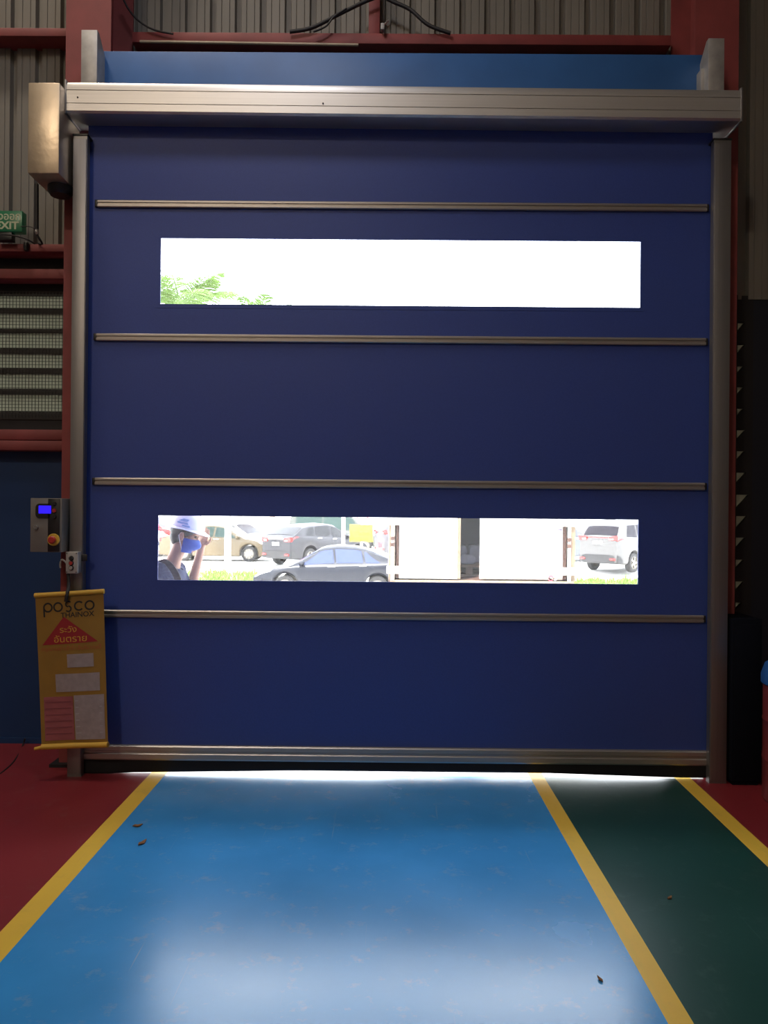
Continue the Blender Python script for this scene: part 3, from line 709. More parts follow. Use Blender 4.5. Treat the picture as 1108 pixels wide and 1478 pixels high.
# ================================================================== OUTSIDE
ROAD, LOT = -.88, -.45
prof = [(YW, 0), (1.0, -.05), (9.0, ROAD), (19.6, ROAD), (23.0, LOT), (120, LOT)]
bm = NB(); prism(bm, prof+[(120, -3), (YW, -3)], 'x', -70, 70)
structure(link('ground', bm, M['concrete']))
def gz_at(y):
    for (a, za), (b, zb2) in zip(prof, prof[1:]):
        if a <= y <= b: return za+(zb2-za)*(y-a)/(b-a)
    return 0
def at_dist(px, dist):                    # point straight out through a photo column at a camera distance
    v = ray(px, 741); return CAM.x+v.x*dist/v.y*1.0, CAM.y+dist

# ------------------------------------------------------------------ cars
def interp(pts, x):
    if x <= pts[0][0]: return pts[0][1]
    for (a, p), (b, q) in zip(pts, pts[1:]):
        if x <= b: return p+(q-p)*(x-a)/(b-a)
    return pts[-1][1]
def sm(pts, x, r=.07): return (interp(pts, x-r)+2*interp(pts, x)+interp(pts, x+r))/4
def make_car(style, label, body_m, px, dist, heading, glass='glass_car', dark_trim=False, rails=False, name='car'):
    st = STY[style]; L, W, H = st['L'], st['W'], st['H']; a = L/2; wr = st['wr']; xf, xr = st['xf'], st['xr']
    X, Y = at_dist(px, dist)
    t = thing(name, label, 'car', (X, Y, gz_at(Y)), heading)
    def zlow(x):
        z = st['sill']+.06*max(0, (abs(x)-a+.5)/.5)
        for xc in (xf, xr):
            d = abs(x-xc); ra = wr+.065
            if d < ra: z = max(z, wr+math.sqrt(ra*ra-d*d)*.98)
        return z
    def hwid(x): return W/2*sm([(-a, .80), (-a+.12, .90), (-a+.5, .985), (-a*.3, 1), (a*.45, 1), (a-.6, .965), (a-.15, .86), (a, .72)], x)
    def belt(x): return sm(st['belt'], x)
    def roof(x): return max(belt(x)+.012, sm(st['roof'], x))
    def ring(x):
        zl_, zb2, zr, w_ = zlow(x), belt(x), roof(x), hwid(x); k = min(1, max(0, (zr-zb2-.01)/.42)); wr_ = w_*(.95-.19*k)
        zl_ = min(zl_, zb2-.10)
        return [(0, zl_), (w_*.88, zl_), (w_*.975, zl_+.05), (w_, zl_+.45*(zb2-zl_)), (w_*.985, zb2-.05), (w_*.945, zb2), (wr_, zr-.055*k-.004), (wr_*.86, zr-.006*k), (0, zr+.02)]
    def Sf(x, tt):
        r_ = ring(x); i = min(int(tt), 7); f_ = tt-i; p, q = r_[i], r_[i+1]
        return Vector((x, p[0]+(q[0]-p[0])*f_, p[1]+(q[1]-p[1])*f_))
    xs = sorted({round(-a+L*i/36, 4) for i in range(37)} | {round(xc+d, 4) for xc in (xf, xr) for d in [(wr+.065)*math.cos(R(18*k)) for k in range(11)]})
    ts = [0, 1, 1.5, 2, 2.5, 3, 3.5, 4, 4.5, 5, 5.5, 6, 6.5, 7, 7.5, 8]
    bm = NB(); gridR = []; gridL = []
    for x in xs:
        rr_ = [Sf(x, q) for q in ts]
        gr = [bm.verts.new(p) for p in rr_]; gl = [gr[0]]+[bm.verts.new((p.x, -p.y, p.z)) for p in rr_[1:-1]]+[gr[-1]]
        gridR.append(gr); gridL.append(gl)
    for i in range(len(xs)-1):
        for j in range(len(ts)-1):
            bm.faces.new([gridR[i][j], gridR[i][j+1], gridR[i+1][j+1], gridR[i+1][j]])
            bm.faces.new([gridL[i][j+1], gridL[i][j], gridL[i+1][j], gridL[i+1][j+1]])
    for i in (0, -1):
        loop = gridR[i]+gridL[i][1:-1][::-1]
        bm.faces.new(loop)
    bmesh.ops.recalc_face_normals(bm, faces=bm.faces)
    link('body', bm, body_m, t, 38)
    def patch(nm, m_, x0, x1, t0, t1, both=True, sh0=0.0, sh1=0.0, off=.006, nx=8, nt_=4, parent=None, th=.004):
        """surface panel between stations x0..x1 and ring params t0..t1; sh0/sh1 shift its ends at the top"""
        for s in ((1, -1) if both else (1,)):
            bm = NB(); g1 = {}; g2 = {}
            for i in range(nx+1):
                for j in range(nt_+1):
                    tt = t0+(t1-t0)*j/nt_; k = j/nt_; x = (x0+sh0*k)+((x1+sh1*k)-(x0+sh0*k))*i/nx
                    p = Sf(x, tt); e = 1e-3; du = Sf(x+e, tt)-Sf(x-e, tt); dv = Sf(x, min(8, tt+e))-Sf(x, max(0, tt-e))
                    n_ = dv.cross(du); n_ = n_.normalized() if n_.length > 0 else Vector((0, 0, 1))
                    if n_.y < -.2 or (abs(n_.y) <= .2 and n_.z < 0): n_ = -n_
                    g1[i, j] = bm.verts.new(((p+n_*off).x, s*(p+n_*off).y, (p+n_*off).z)); p2 = p+n_*(off-th); g2[i, j] = bm.verts.new((p2.x, s*p2.y, p2.z))
            for i in range(nx):
                for j in range(nt_): bm.faces.new([g1[i, j], g1[i+1, j], g1[i+1, j+1], g1[i, j+1]]); bm.faces.new([g2[i, j+1], g2[i+1, j+1], g2[i+1, j], g2[i, j]])
            for i in range(nx): bm.faces.new([g1[i, 0], g2[i, 0], g2[i+1, 0], g1[i+1, 0]]); bm.faces.new([g1[i+1, nt_], g2[i+1, nt_], g2[i, nt_], g1[i, nt_]])
            for j in range(nt_): bm.faces.new([g1[0, j+1], g2[0, j+1], g2[0, j], g1[0, j]]); bm.faces.new([g1[nx, j], g2[nx, j], g2[nx, j+1], g1[nx, j+1]])
            bmesh.ops.recalc_face_normals(bm, faces=bm.faces); link(nm, bm, m_, parent or t, 40)
    def full_patch(nm, m_, x0, x1, off=.006, cut=.90):
        """screen glass across the roof slope between stations x0..x1"""
        bm = NB(); rows = []; nx = 8
        for i in range(nx+1):
            x = x0+(x1-x0)*i/nx; r_ = ring(x); yv = r_[6][0]*cut; z = roof(x)
            e = .01; sl = (roof(x+e)-roof(x-e))/(2*e); n_ = Vector((-sl, 0, 1)).normalized()
            row = []
            for k in range(7):
                f_ = -1+2*k/6; p = Vector((x, yv*f_, z+.018-.03*abs(f_)**3))+n_*off; row.append((bm.verts.new(p), bm.verts.new(p-n_*.005)))
            rows.append(row)
        for A, B in zip(rows, rows[1:]):
            for k in range(6):
                bm.faces.new([A[k][0], A[k+1][0], B[k+1][0], B[k][0]]); bm.faces.new([A[k+1][1], A[k][1], B[k][1], B[k+1][1]])
            for k, o_ in ((0, 1), (6, -1)): bm.faces.new([A[k][0], B[k][0], B[k][1], A[k][1]])
        for row in (rows[0], rows[-1]):
            for k in range(6): bm.faces.new([row[k][0], row[k+1][0], row[k+1][1], row[k][1]])
        bmesh.ops.recalc_face_normals(bm, faces=bm.faces); link(nm, bm, m_, t, 40)
    gm = M[glass]
    for (x0, x1, s0, s1) in st['side']: patch('side_window', gm, x0, x1, 5.10, 5.93, True, s0, s1)
    full_patch('windscreen', gm, *st['ws']); full_patch('rear_window', gm, *st['rw'])
    trim = M['plastic'] if dark_trim else body_m
    # bumpers, lamps, plate
    for s, nm in ((1, 'front_bumper'), (-1, 'rear_bumper')):
        bm = NB(); we = W/2*.86; pts = [(s*(a-.28), we*1.07), (s*(a-.02), we), (s*(a+.035), we*.55), (s*(a+.05), 0), (s*(a+.035), -we*.55), (s*(a-.02), -we), (s*(a-.28), -we*1.07), (s*(a-.28), 0)]
        prism(bm, pts, 'z', st['sill']+.05, st['sill']+.34); bmesh.ops.bevel(bm, geom=bm.edges[:], offset=.02, segments=2, affect='EDGES'); link(nm, bm, trim, t, 40)
    zt2 = belt(-a+.05)
    for s in (1, -1):
        bm = NB(); y0, y1 = s*W/2*.48, s*W/2*.86; zt3 = st['tail']
        prism(bm, [(min(y0, y1), zt3-.075), (max(y0, y1), zt3-.085 if s > 0 else zt3-.075), (max(y0, y1), zt3+.09 if s > 0 else zt3+.05), (min(y0, y1), zt3+.05 if s > 0 else zt3+.09)], 'x', -a-.022, -a+.10); bmesh.ops.bevel(bm, geom=bm.edges[:], offset=.012, segments=2, affect='EDGES')
        o_ = link('tail_lamp', bm, M['lamp_red'], t, 40)
        bm = NB(); abox(bm, -a-.028, -a-.02, s*W/2*.60-.07, s*W/2*.60+.07, zt3-.055, zt3-.015, .004); link('lens', bm, M['lamp_clear'], o_, 40)
        bm = NB(); abox(bm, -a-.05, -a-.0, s*W/2*.66-.10, s*W/2*.66+.10, st['sill']+.16, st['sill']+.23, .01); link('reflector', bm, M['lamp_red'], t, 40)
    patch('tail_lamp', M['lamp_red'], -a+.03, -a+.34, 4.05, 4.85, True, 0, -.10)
    patch('headlamp', M['lamp_clear'], a-.48, a-.06, 4.0, 4.85, True, -.08, 0)
    bm = NB(); abox(bm, -a-.030, -a-.002, -.18, .18, st['tail']-.22, st['tail']-.10, .006); link('number_plate', bm, M['plate'], t, 40)
    bm = NB(); abox(bm, -a-.026, -a-.002, -W/2*.45, W/2*.45, st['tail']+.0, st['tail']+.045, .006); link('tail_strip', bm, M['lamp_red'] if rails else M['chrome'], t, 40)
    for x in st['handles']:
        for s in (1, -1):
            p = Sf(x, 4.25); bm = NB(); abox(bm, p.x-.10, p.x+.10, s*p.y-.02, s*p.y+.02, p.z-.018, p.z+.018, .008); link('door_handle', bm, M['chrome'], t, 40)
    for s in (1, -1):
        p = Sf(st['mx'], 5.15); bm = NB(); bmesh.ops.create_uvsphere(bm, u_segments=12, v_segments=8, radius=1, matrix=Matrix.Translation((p.x, s*(p.y+.08), p.z+.06)) @ Matrix.Diagonal((.09, .11, .075, 1))); link('mirror', bm, body_m, t, 60)
    if rails:
        for s in (1, -1):
            x0, x1 = st['ws'][0]-.25, st['rw'][1]+.15; yy = s*Sf(0, 6.3).y
            bm = NB(); tube(bm, smoothline([(x0+.2, yy, roof(x0)-.01), (x0-.1, yy, roof(x0-.2)+.07), ((x0+x1)/2, yy, roof(0)+.085), (x1+.2, yy, roof(x1+.3)+.06), (x1+.05, yy, roof(x1+.1)-.02)]), .022, 8); link('roof_rail', bm, M['chrome'], t, 60)
    for x in (xf, xr):
        for s in (1, -1):
            T = Matrix.Translation((x, s*(W/2-.13), wr)) @ Matrix.Rotation(-s*PI/2, 4, 'X')
            bm = NB(); lathe(bm, [(wr*.62, -.10), (wr*.93, -.10), (wr, -.07), (wr, .07), (wr*.93, .10), (wr*.66, .105), (wr*.62, .08)], 32, T); wl = link('wheel', bm, M['tyre'], t, 40)
            bm = NB(); lathe(bm, [(wr*.65, -.09), (wr*.65, .095), (wr*.60, .10), (wr*.58, .05), (wr*.2, .045), (wr*.16, .085), (0, .09)], 32, T)
            for k in range(st['spokes']):
                bm2 = abox(bm, wr*.12, wr*.60, -.028-.008*(st['spokes'] < 7), .028+.008*(st['spokes'] < 7), .055, .09, .008, 0, T @ Matrix.Rotation(2*PI*k/st['spokes'], 4, 'Z'))
            link('rim', bm, M['rim'], wl, 40)
    return t
STY = dict(
    sedan=dict(L=4.5, W=1.75, H=1.47, wr=.31, xf=1.32, xr=-1.28, sill=.20, spokes=9, tail=.85,
        belt=[(-2.25, .92), (-1.9, 1.0), (-1.2, .96), (.9, .90), (1.3, .87), (1.9, .74), (2.15, .64), (2.25, .55)],
        roof=[(-2.25, .90), (-1.95, .99), (-1.0, 1.36), (-.6, 1.44), (-.1, 1.46), (.30, 1.40), (1.22, .86), (2.25, .50)],
        side=[(-.05, 1.0, .06, -.62), (-.86, -.12, .06, .05), (-1.35, -.94, .42, .05)], ws=(.36, 1.10), rw=(-1.80, -1.06), handles=[.02, -.86], mx=.86),
    hatch=dict(L=4.35, W=1.80, H=1.55, wr=.335, xf=1.36, xr=-1.26, sill=.24, spokes=5, tail=.98,
        belt=[(-2.17, .98), (-1.9, 1.12), (-1.2, 1.08), (.8, .98), (1.3, .96), (1.85, .82), (2.17, .62)],
        roof=[(-2.17, .96), (-2.02, 1.12), (-1.55, 1.44), (-1.2, 1.50), (-.2, 1.56), (.2, 1.50), (1.15, .95), (2.17, .58)],
        side=[(-.1, .92, .05, -.55), (-.95, -.17, .05, .03), (-1.5, -1.02, .30, .05)], ws=(.28, 1.02), rw=(-1.98, -1.56), handles=[.0, -.80], mx=.78),
    suv=dict(L=4.45, W=1.76, H=1.68, wr=.335, xf=1.38, xr=-1.28, sill=.27, spokes=5, tail=1.18,
        belt=[(-2.22, 1.103), (-2.0, 1.197), (-1.0, 1.155), (.8, 1.082), (1.3, 1.071), (1.95, 0.966), (2.22, 0.735)],
        roof=[(-2.22, 1.082), (-2.12, 1.218), (-1.84, 1.617), (-1.6, 1.701), (-.3, 1.754), (.25, 1.691), (1.15, 1.060), (2.22, 0.693)],
        side=[(-.1, .92, .05, -.55), (-.98, -.17, .05, .03), (-1.72, -1.05, .22, .05)], ws=(.32, 1.02), rw=(-2.09, -1.86), handles=[.0, -.85], mx=.80),
    van=dict(L=4.6, W=1.75, H=1.95, wr=.33, xf=1.55, xr=-1.35, sill=.26, spokes=6, tail=1.05,
        belt=[(-2.3, 1.08), (-1.0, 1.06), (1.0, 1.04), (1.7, .98), (2.1, .86), (2.3, .68)],
        roof=[(-2.3, 1.10), (-2.24, 1.5), (-2.1, 1.86), (-1.8, 1.94), (.3, 1.96), (.8, 1.86), (1.8, .98), (2.3, .62)],
        side=[(.55, 1.45, .0, -.55), (-.55, .48, .02, .02), (-1.95, -.63, .06, .02)], ws=(.92, 1.66), rw=(-2.24, -2.08), handles=[.45, -.5], mx=1.35),
)
make_car('sedan', 'dark blue-black sedan seen side-on, facing left, nearest car in the lower window', paint('dark_navy_paint', (.006, .007, .013)), 483, 22.4, PI, 'glass_blue')
make_car('sedan', 'tan gold sedan facing right, behind the white concrete post', paint('tan_gold_paint', (.10, .074, .040)), 318, 31.2, 0, 'glass_green')
make_car('hatch', 'dark grey hatchback seen from behind at an angle, red lamp showing', paint('graphite_paint', (.022, .021, .025)), 459, 29.6, R(51), 'glass_car', True)
make_car('suv', 'silver estate with roof rails seen from behind at the right end of the window', paint('silver_paint', (.085, .082, .080)), 911, 28.0, R(43), 'glass_violet', True, True)
make_car('hatch', 'dark slate-blue car partly hidden left of the silver estate', paint('slate_blue_paint', (.03, .04, .06)), 806, 32.5, R(48), 'glass_car', True)
make_car('suv', 'grey car with red tail lamp half hidden behind the yellow sign and the container', paint('mid_grey_paint', (.08, .075, .08)), 618, 33.5, R(18), 'glass_violet')
make_car('van', 'grey-green van standing behind the dark grey hatchback', paint('grey_green_paint', (.06, .065, .055)), 482, 39.0, R(6), 'glass_green')
make_car('sedan', 'white car turned towards the door behind the tan gold sedan', paint('white_car_paint', (.78, .78, .78)), 342, 37.6, R(-26), 'glass_violet')
make_car('suv', 'red car in the back row at the left end of the window', paint('red_car_paint', (.40, .012, .012)), 216, 41.0, R(-8), 'glass_violet')
make_car('sedan', 'white car at the left end of the window behind the helmeted person', paint('pearl_white_paint', (.76, .75, .73)), 196, 34.0, R(-4), 'glass_violet')

# ------------------------------------------------------------------ posts, signs, boundary wall
def post(px, dist, wid, h, label):
    X, Y = at_dist(px, dist); t = thing('post', label, 'post', (X, Y, gz_at(Y)))
    bm = NB(); abox(bm, -wid/2, wid/2, -wid/2, wid/2, 0, h, .02); link('shaft', bm, M['white'], t, 40)
    bm = NB(); abox(bm, -wid*.8, wid*.8, -wid*.8, wid*.8, 0, .08, .01); link('footing', bm, M['concrete'], t, 40)
    for k in range(2):
        bm = NB(); lathe(bm, [(0, .03), (.03, .03), (.03, 0)], 10, Matrix.Translation((wid*.35, -wid/2, .55+.62*k)) @ Matrix.Rotation(PI/2, 4, 'X')); link('bolt', bm, M['rust_brown'], t, 40)
post(329, 28.0, .20, 3.2, 'white square post standing in front of the tan gold sedan')
post(495.5, 27.4, .125, 3.0, 'thin white post between the dark hatchback and the yellow sign')
X, Y = at_dist(521, 26.6); t = thing('road_sign', 'yellow board and round speed sign on one pole behind the dark sedan', 'sign', (X, Y, gz_at(Y)))
q0, q1 = P(504.5, 757, Y), P(538, 782, Y); gz_ = t.location.z
bm = NB(); tube(bm, [(0.02, .04, 0), (.02, .04, P(521, 735, Y).z-gz_)], .045, 12); link('pole', bm, M['white'], t, 40)
bm = NB(); abox(bm, q0.x-X, q1.x-X, -.03, -.006, q1.z-gz_, q0.z-gz_, .008); o_ = link('yellow_board', bm, M['sign_yellow'], t, 40); o_['label'] = 'blank yellow board'
bm = NB()
for k in range(2):
    abox(bm, q0.x-X+.12, q1.x-X-.10, -.032, -.0302, q1.z-gz_+.18+.17*k, q1.z-gz_+.20+.17*k)
link('print_lines', bm, mat('yellow_shade_print', (.70, .55, .03), .6), o_)
rz_ = P(523, 743, Y); T = Matrix.Translation((rz_.x-X, -.006, rz_.z-gz_)) @ Matrix.Rotation(PI/2, 4, 'X')
bm = NB(); lathe(bm, [(0, .02), (.22, .02), (.225, .0), (0, 0)], 36, T); o_ = link('round_plate', bm, M['white'], t, 40)
bm = NB(); lathe(bm, [(.185, .0215), (.22, .0215), (.22, .020), (.185, .020), (.185, .0215)], 36, T); link('red_ring', bm, M['sign_red'], o_)
text('numerals', '30', .30, (rz_.x-X, -.030, rz_.z-gz_), M['sign_grey'], o_, sx=.95)
# small kerb block by the sign
X, Y = at_dist(549, 27.5); t = thing('bollard', 'short white and red post between the yellow sign and the container', 'bollard', (X, Y, gz_at(Y)))
zt3 = P(549, 767, Y).z-t.location.z
bm = NB(); lathe(bm, [(0, 0), (.06, 0), (.055, zt3-.03), (.035, zt3), (0, zt3)], 16); o_ = link('tube', bm, M['white'], t, 40)
bm = NB(); lathe(bm, [(.063, zt3*.55), (.063, zt3*.72), (.057, zt3*.72), (.057, zt3*.55), (.063, zt3*.55)], 16); link('red_band', bm, M['sign_red'], t, 40)
bm = NB(); abox(bm, -.14, .14, -.14, .14, 0, .12, .02); link('foot_block', bm, M['white'], t, 40)
Yb = 48.0
t = thing('boundary_wall', 'long pale boundary wall beyond the parked cars', 'wall', (0, Yb, LOT))
for k in range(-12, 13):
    bm = NB(); abox(bm, k*4-1.86, k*4+1.86, -.06, .06, 0, 2.3); link('wall_panel', bm, M['white'], t)
    bm = NB(); abox(bm, k*4+1.87, k*4+2.13, -.14, .14, 0, 2.5, .02); link('pier', bm, M['cream'], t, 40)

# ------------------------------------------------------------------ shipping container on its trailer
CY = 5.6
cx0, cx1 = P(561, 790, CY).x, P(830, 790, CY).x; cz0 = P(700, 838, CY).z; ch = 2.55; cxm = (cx0+cx1)/2
cn = thing('shipping_container', 'white cargo container with its two doors ajar, rusty corner posts', 'container', (cxm, CY, cz0))
Cx = lambda px: P(px, 790, CY).x-cxm
Cz = lambda py, px=700: P(px, py, CY).z-cz0
dl = 6.0; e0, e1 = cx0-cxm, cx1-cxm
def cbox(name, x0, x1, y0, y1, z0, z1, m_, bev=.004, parent=None): bm = NB(); abox(bm, x0, x1, y0, y1, z0, z1, bev); return link(name, bm, M[m_], parent or cn, 40)
cbox('corner_post', e0, Cx(570), 0, .16, 0, ch, 'rust'); cbox('corner_post', Cx(823.5), e1, 0, .16, 0, ch, 'rust')
cbox('roof', e0, e1, .0, dl, ch, ch+.06, 'cont_white'); cbox('floor_frame', e0, e1, .03, dl, -.14, -.0, 'rust_brown'); cbox('sill', e0+.02, e1-.02, -.02, .03, -.06, .0, 'rust')
bm = corrugated(-dl, -.16, 0, ch, 0, .28, .10, .04); bmesh.ops.rotate(bm, verts=bm.verts, cent=(0, 0, 0), matrix=Matrix.Rotation(-PI/2, 3, 'Z'))
for v in bm.verts: v.co.x += e0+.01
link('side_wall', bm, M['cont_white'], cn)
bm = corrugated(.16, dl, 0, ch, 0, .28, .10, .04); bmesh.ops.rotate(bm, verts=bm.verts, cent=(0, 0, 0), matrix=Matrix.Rotation(PI/2, 3, 'Z'))
for v in bm.verts: v.co.x += e1-.01
link('side_wall', bm, M['cont_white'], cn)
cbox('end_wall', e0+.06, e1-.06, dl-.05, dl, 0, ch, 'cont_in')
cbox('inner_lining', Cx(560)+.15, Cx(830)-.15, 2.2, 2.23, 0, ch-.02, 'cont_in')
# left leaf
lf = cbox('door_leaf', Cx(576), Cx(660), -.01, .05, .02, ch-.03, 'cont_white')
cbox('leaf_edge', Cx(660)+.001, Cx(664.5), -.012, .055, .02, ch-.03, 'rust', parent=lf)
cbox('gasket', Cx(571.5), Cx(575.5), .012, .05, .02, ch-.03, 'rust_brown', parent=lf)
rf = cbox('door_leaf', Cx(692.5), Cx(811.5), -.01, .05, .02, ch-.03, 'cont_white')
cbox('gasket', Cx(812), Cx(817.5), .012, .05, .02, ch-.03, 'rust_brown', parent=rf)
cbox('dirt_strip', Cx(694), Cx(811), -.0125, -.0101, .022, .045, 'plank', .0005, rf)
# hinges and lock rods
for (xa, xb, par) in ((Cx(558), Cx(577.5), lf), (Cx(804), Cx(833), rf)):
    for ya, yb in ((747, 759), (818, 829)):
        cbox('hinge', xa, xb, -.035, -.011, Cz(yb), Cz(ya), 'cont_white', .006, par)
    cbox('hinge', xa, xb, -.035, -.011, Cz(660), Cz(650), 'cont_white', .006, par)
for xa, par in ((Cx(566.5), lf), (Cx(820.5), rf)):
    bm = NB(); tube(bm, [(xa, -.03, .0), (xa, -.03, ch)], .021, 12); rod = link('lock_rod', bm, M['cont_white'], par, 40)
    for py in (778, 787):
        bm = NB(); lathe(bm, [(.022, -.025), (.030, -.025), (.030, .025), (.022, .025)], 12, Matrix.Translation((xa, -.03, Cz(py)))); link('rod_collar', bm, M['rust_brown'], rod, 40)
# markings
bm = NB(); x0, x1, z0, z1 = Cx(777), Cx(810), Cz(769.5), Cz(762.5)
for (a_, b_, c_, d_) in ((x0, x1, z1-.012, z1), (x0, x1, z0, z0+.010), (x0, x0+.012, z0, z1), (x1-.012, x1, z0, z1)): abox(bm, a_, b_, -.0125, -.0101, c_, d_)
x = x0+.025
while x < x1-.03:
    ww = random.choice((.008, .011, .014)); abox(bm, x, x+ww, -.0125, -.0101, z0+.012, z1-.014-random.choice((0, .008, .014))); x += ww+random.choice((.006, .009, .014))
link('marking', bm, M['violet'], rf)
bm = NB(); x = x0
while x < x1-.03:
    ww = random.choice((.010, .018, .026)); abox(bm, x, x+ww, -.0118, -.0101, Cz(772), Cz(770.6)); x += ww+.012
link('marking', bm, M['brown_print'], rf)
x, z = Cx(795), Cz(833); T = Matrix.Translation((x, -.0105, z)) @ Matrix.Rotation(PI/2, 4, 'X')
bm = NB(); ring_glyph(bm, 0, 0, .033, .014, 0, 300); bmesh.ops.transform(bm, matrix=T @ Matrix.Translation((0, 0, .002)), verts=bm.verts); abox(bm, x-.03, x+.02, -.0125, -.0101, z-.045, z-.022); link('emblem', bm, M['red_print'], rf)
bm = NB(); ring_glyph(bm, .055, -.012, .026, .016, 60, 330); bmesh.ops.transform(bm, matrix=T @ Matrix.Translation((0, 0, .002)), verts=bm.verts); link('emblem', bm, M['grey_print'], rf)
# trailer below
tr_ = thing('trailer', 'container trailer chassis carrying the white container', 'trailer', (cxm, CY, gz_at(CY+2)))
ft = cz0-.14-tr_.location.z
for s in (-1, 1): bm = NB(); abox(bm, s*.45-.06, s*.45+.06, .1, dl, ft-.22, ft-.001, .01); link('chassis_beam', bm, M['dark'], tr_, 40)
for y in (.7, 1.9, 4.9):
    bm = NB(); abox(bm, -.95, .95, y-.05, y+.05, ft-.34, ft-.22, .01); ax = link('axle', bm, M['dark'], tr_, 40)
    gg = gz_at(CY+y)-tr_.location.z; wr_ = (ft-.28-gg) if (ft-.28-gg) < .55 else .5
    for s in (-1, 1):
        bm = NB(); T = Matrix.Translation((s*.98, y, gg+wr_)) @ Matrix.Rotation(PI/2, 4, 'Y')
        lathe(bm, [(0, -.10), (wr_*.5, -.10), (wr_*.55, -.14), (wr_*.95, -.14), (wr_, -.10), (wr_, .10), (wr_*.95, .14), (wr_*.55, .14), (wr_*.5, .10), (0, .10)], 28, T); link('wheel', bm, M['tyre'], tr_, 40)
# cargo inside: pallet and sacks
py_ = .75
pl = thing('pallet', 'brown wooden pallet inside the open white container', 'pallet', (P(676, 825, CY+py_).x, CY+py_, cz0))
ph = .15
for k in range(4): bm = NB(); abox(bm, -.55, .55, -.12+.26*k, .06+.26*k, ph-.025, ph, .003); link('deck_board', bm, M['plank'], pl, 40)
for k in range(3): bm = NB(); abox(bm, -.5+.45*k, -.4+.45*k, -.1, .85, .025, ph-.026, .003); link('bearer', bm, M['plank'], pl, 40)
for k in range(2): bm = NB(); abox(bm, -.55, .55, -.12+.8*k, .02+.8*k, 0, .024, .003); link('base_board', bm, M['plank'], pl, 40)
def sack(px, y, z, sx_, sz_, label):
    bm = NB(); bmesh.ops.create_cube(bm, size=2); bmesh.ops.subdivide_edges(bm, edges=bm.edges[:], cuts=5, use_grid_fill=True)
    for v in bm.verts:
        p = v.co; q = Vector((math.copysign(abs(p.x)**.8, p.x), math.copysign(abs(p.y)**.8, p.y), p.z)); f_ = 1-.22*(q.x*q.x+q.y*q.y)/2
        v.co = Vector((q.x*sx_*(1-.10*q.z*q.z), q.y*.18*(1-.10*q.z*q.z), (q.z*f_*.8+.8)*sz_/1.6+.012*math.sin(6*q.x+3*q.y)*(q.z > 0)))
    zmin = min(v.co.z for v in bm.verts)
    for v in bm.verts: v.co.z -= zmin
    o = link('sack', bm, M['sack'], None, 60); o.location = (P(px, 800, CY+y).x, CY+y, z); tag(o, label, 'sack', 'pale sacks inside the container')
sack(671, .95, cz0+ph+.001, .13, .13, 'pale blue sack lying at the front of the pallet in the container')
sack(661, 1.36, cz0+ph+.001, .115, .26, 'tall pale blue sack at the back left of the pallet in the container')
sack(687, 1.36, cz0+ph+.001, .115, .26, 'tall pale blue sack at the back right of the pallet in the container')

# ------------------------------------------------------------------ grass on the bank
def grass(px0, px1, y0, y1, n, label):
    V = []; Fc = []; rnd = random.Random(px0)
    for i in range(n):
        px = rnd.uniform(px0, px1); Y = rnd.uniform(y0, y1); X, _ = at_dist(px, Y-CAM.y); z = gz_at(Y)-.01
        cl = .5+.5*math.sin(px*.21)*math.cos(px*.083+1); h = rnd.uniform(.06, .16)*(1+1.1*cl); a = rnd.uniform(0, 6.28); b = rnd.uniform(.02, .10)
        dx, dy = math.cos(a), math.sin(a); w_ = .012; k = len(V)
        V += [(X-dy*w_, Y+dx*w_, z), (X+dy*w_, Y-dx*w_, z), (X+dx*b*.5+dy*w_*.7, Y+dy*b*.5-dx*w_*.7, z+h*.6), (X+dx*b*.5-dy*w_*.7, Y+dy*b*.5+dx*w_*.7, z+h*.6), (X+dx*b, Y+dy*b, z+h)]
        Fc += [(k, k+1, k+2, k+3), (k+3, k+2, k+4)]
    me = bpy.data.meshes.new('grass'); me.from_pydata(V, [], Fc); o = link('grass', me, M['grass']); tag(o, label, 'grass', None, 'stuff')
grass(225, 372, 19.7, 21.9, 3800, 'bright green grass strip on the bank left of the dark sedan')
grass(818, 960, 19.7, 21.2, 3300, 'bright green grass strip on the bank in front of the silver estate')

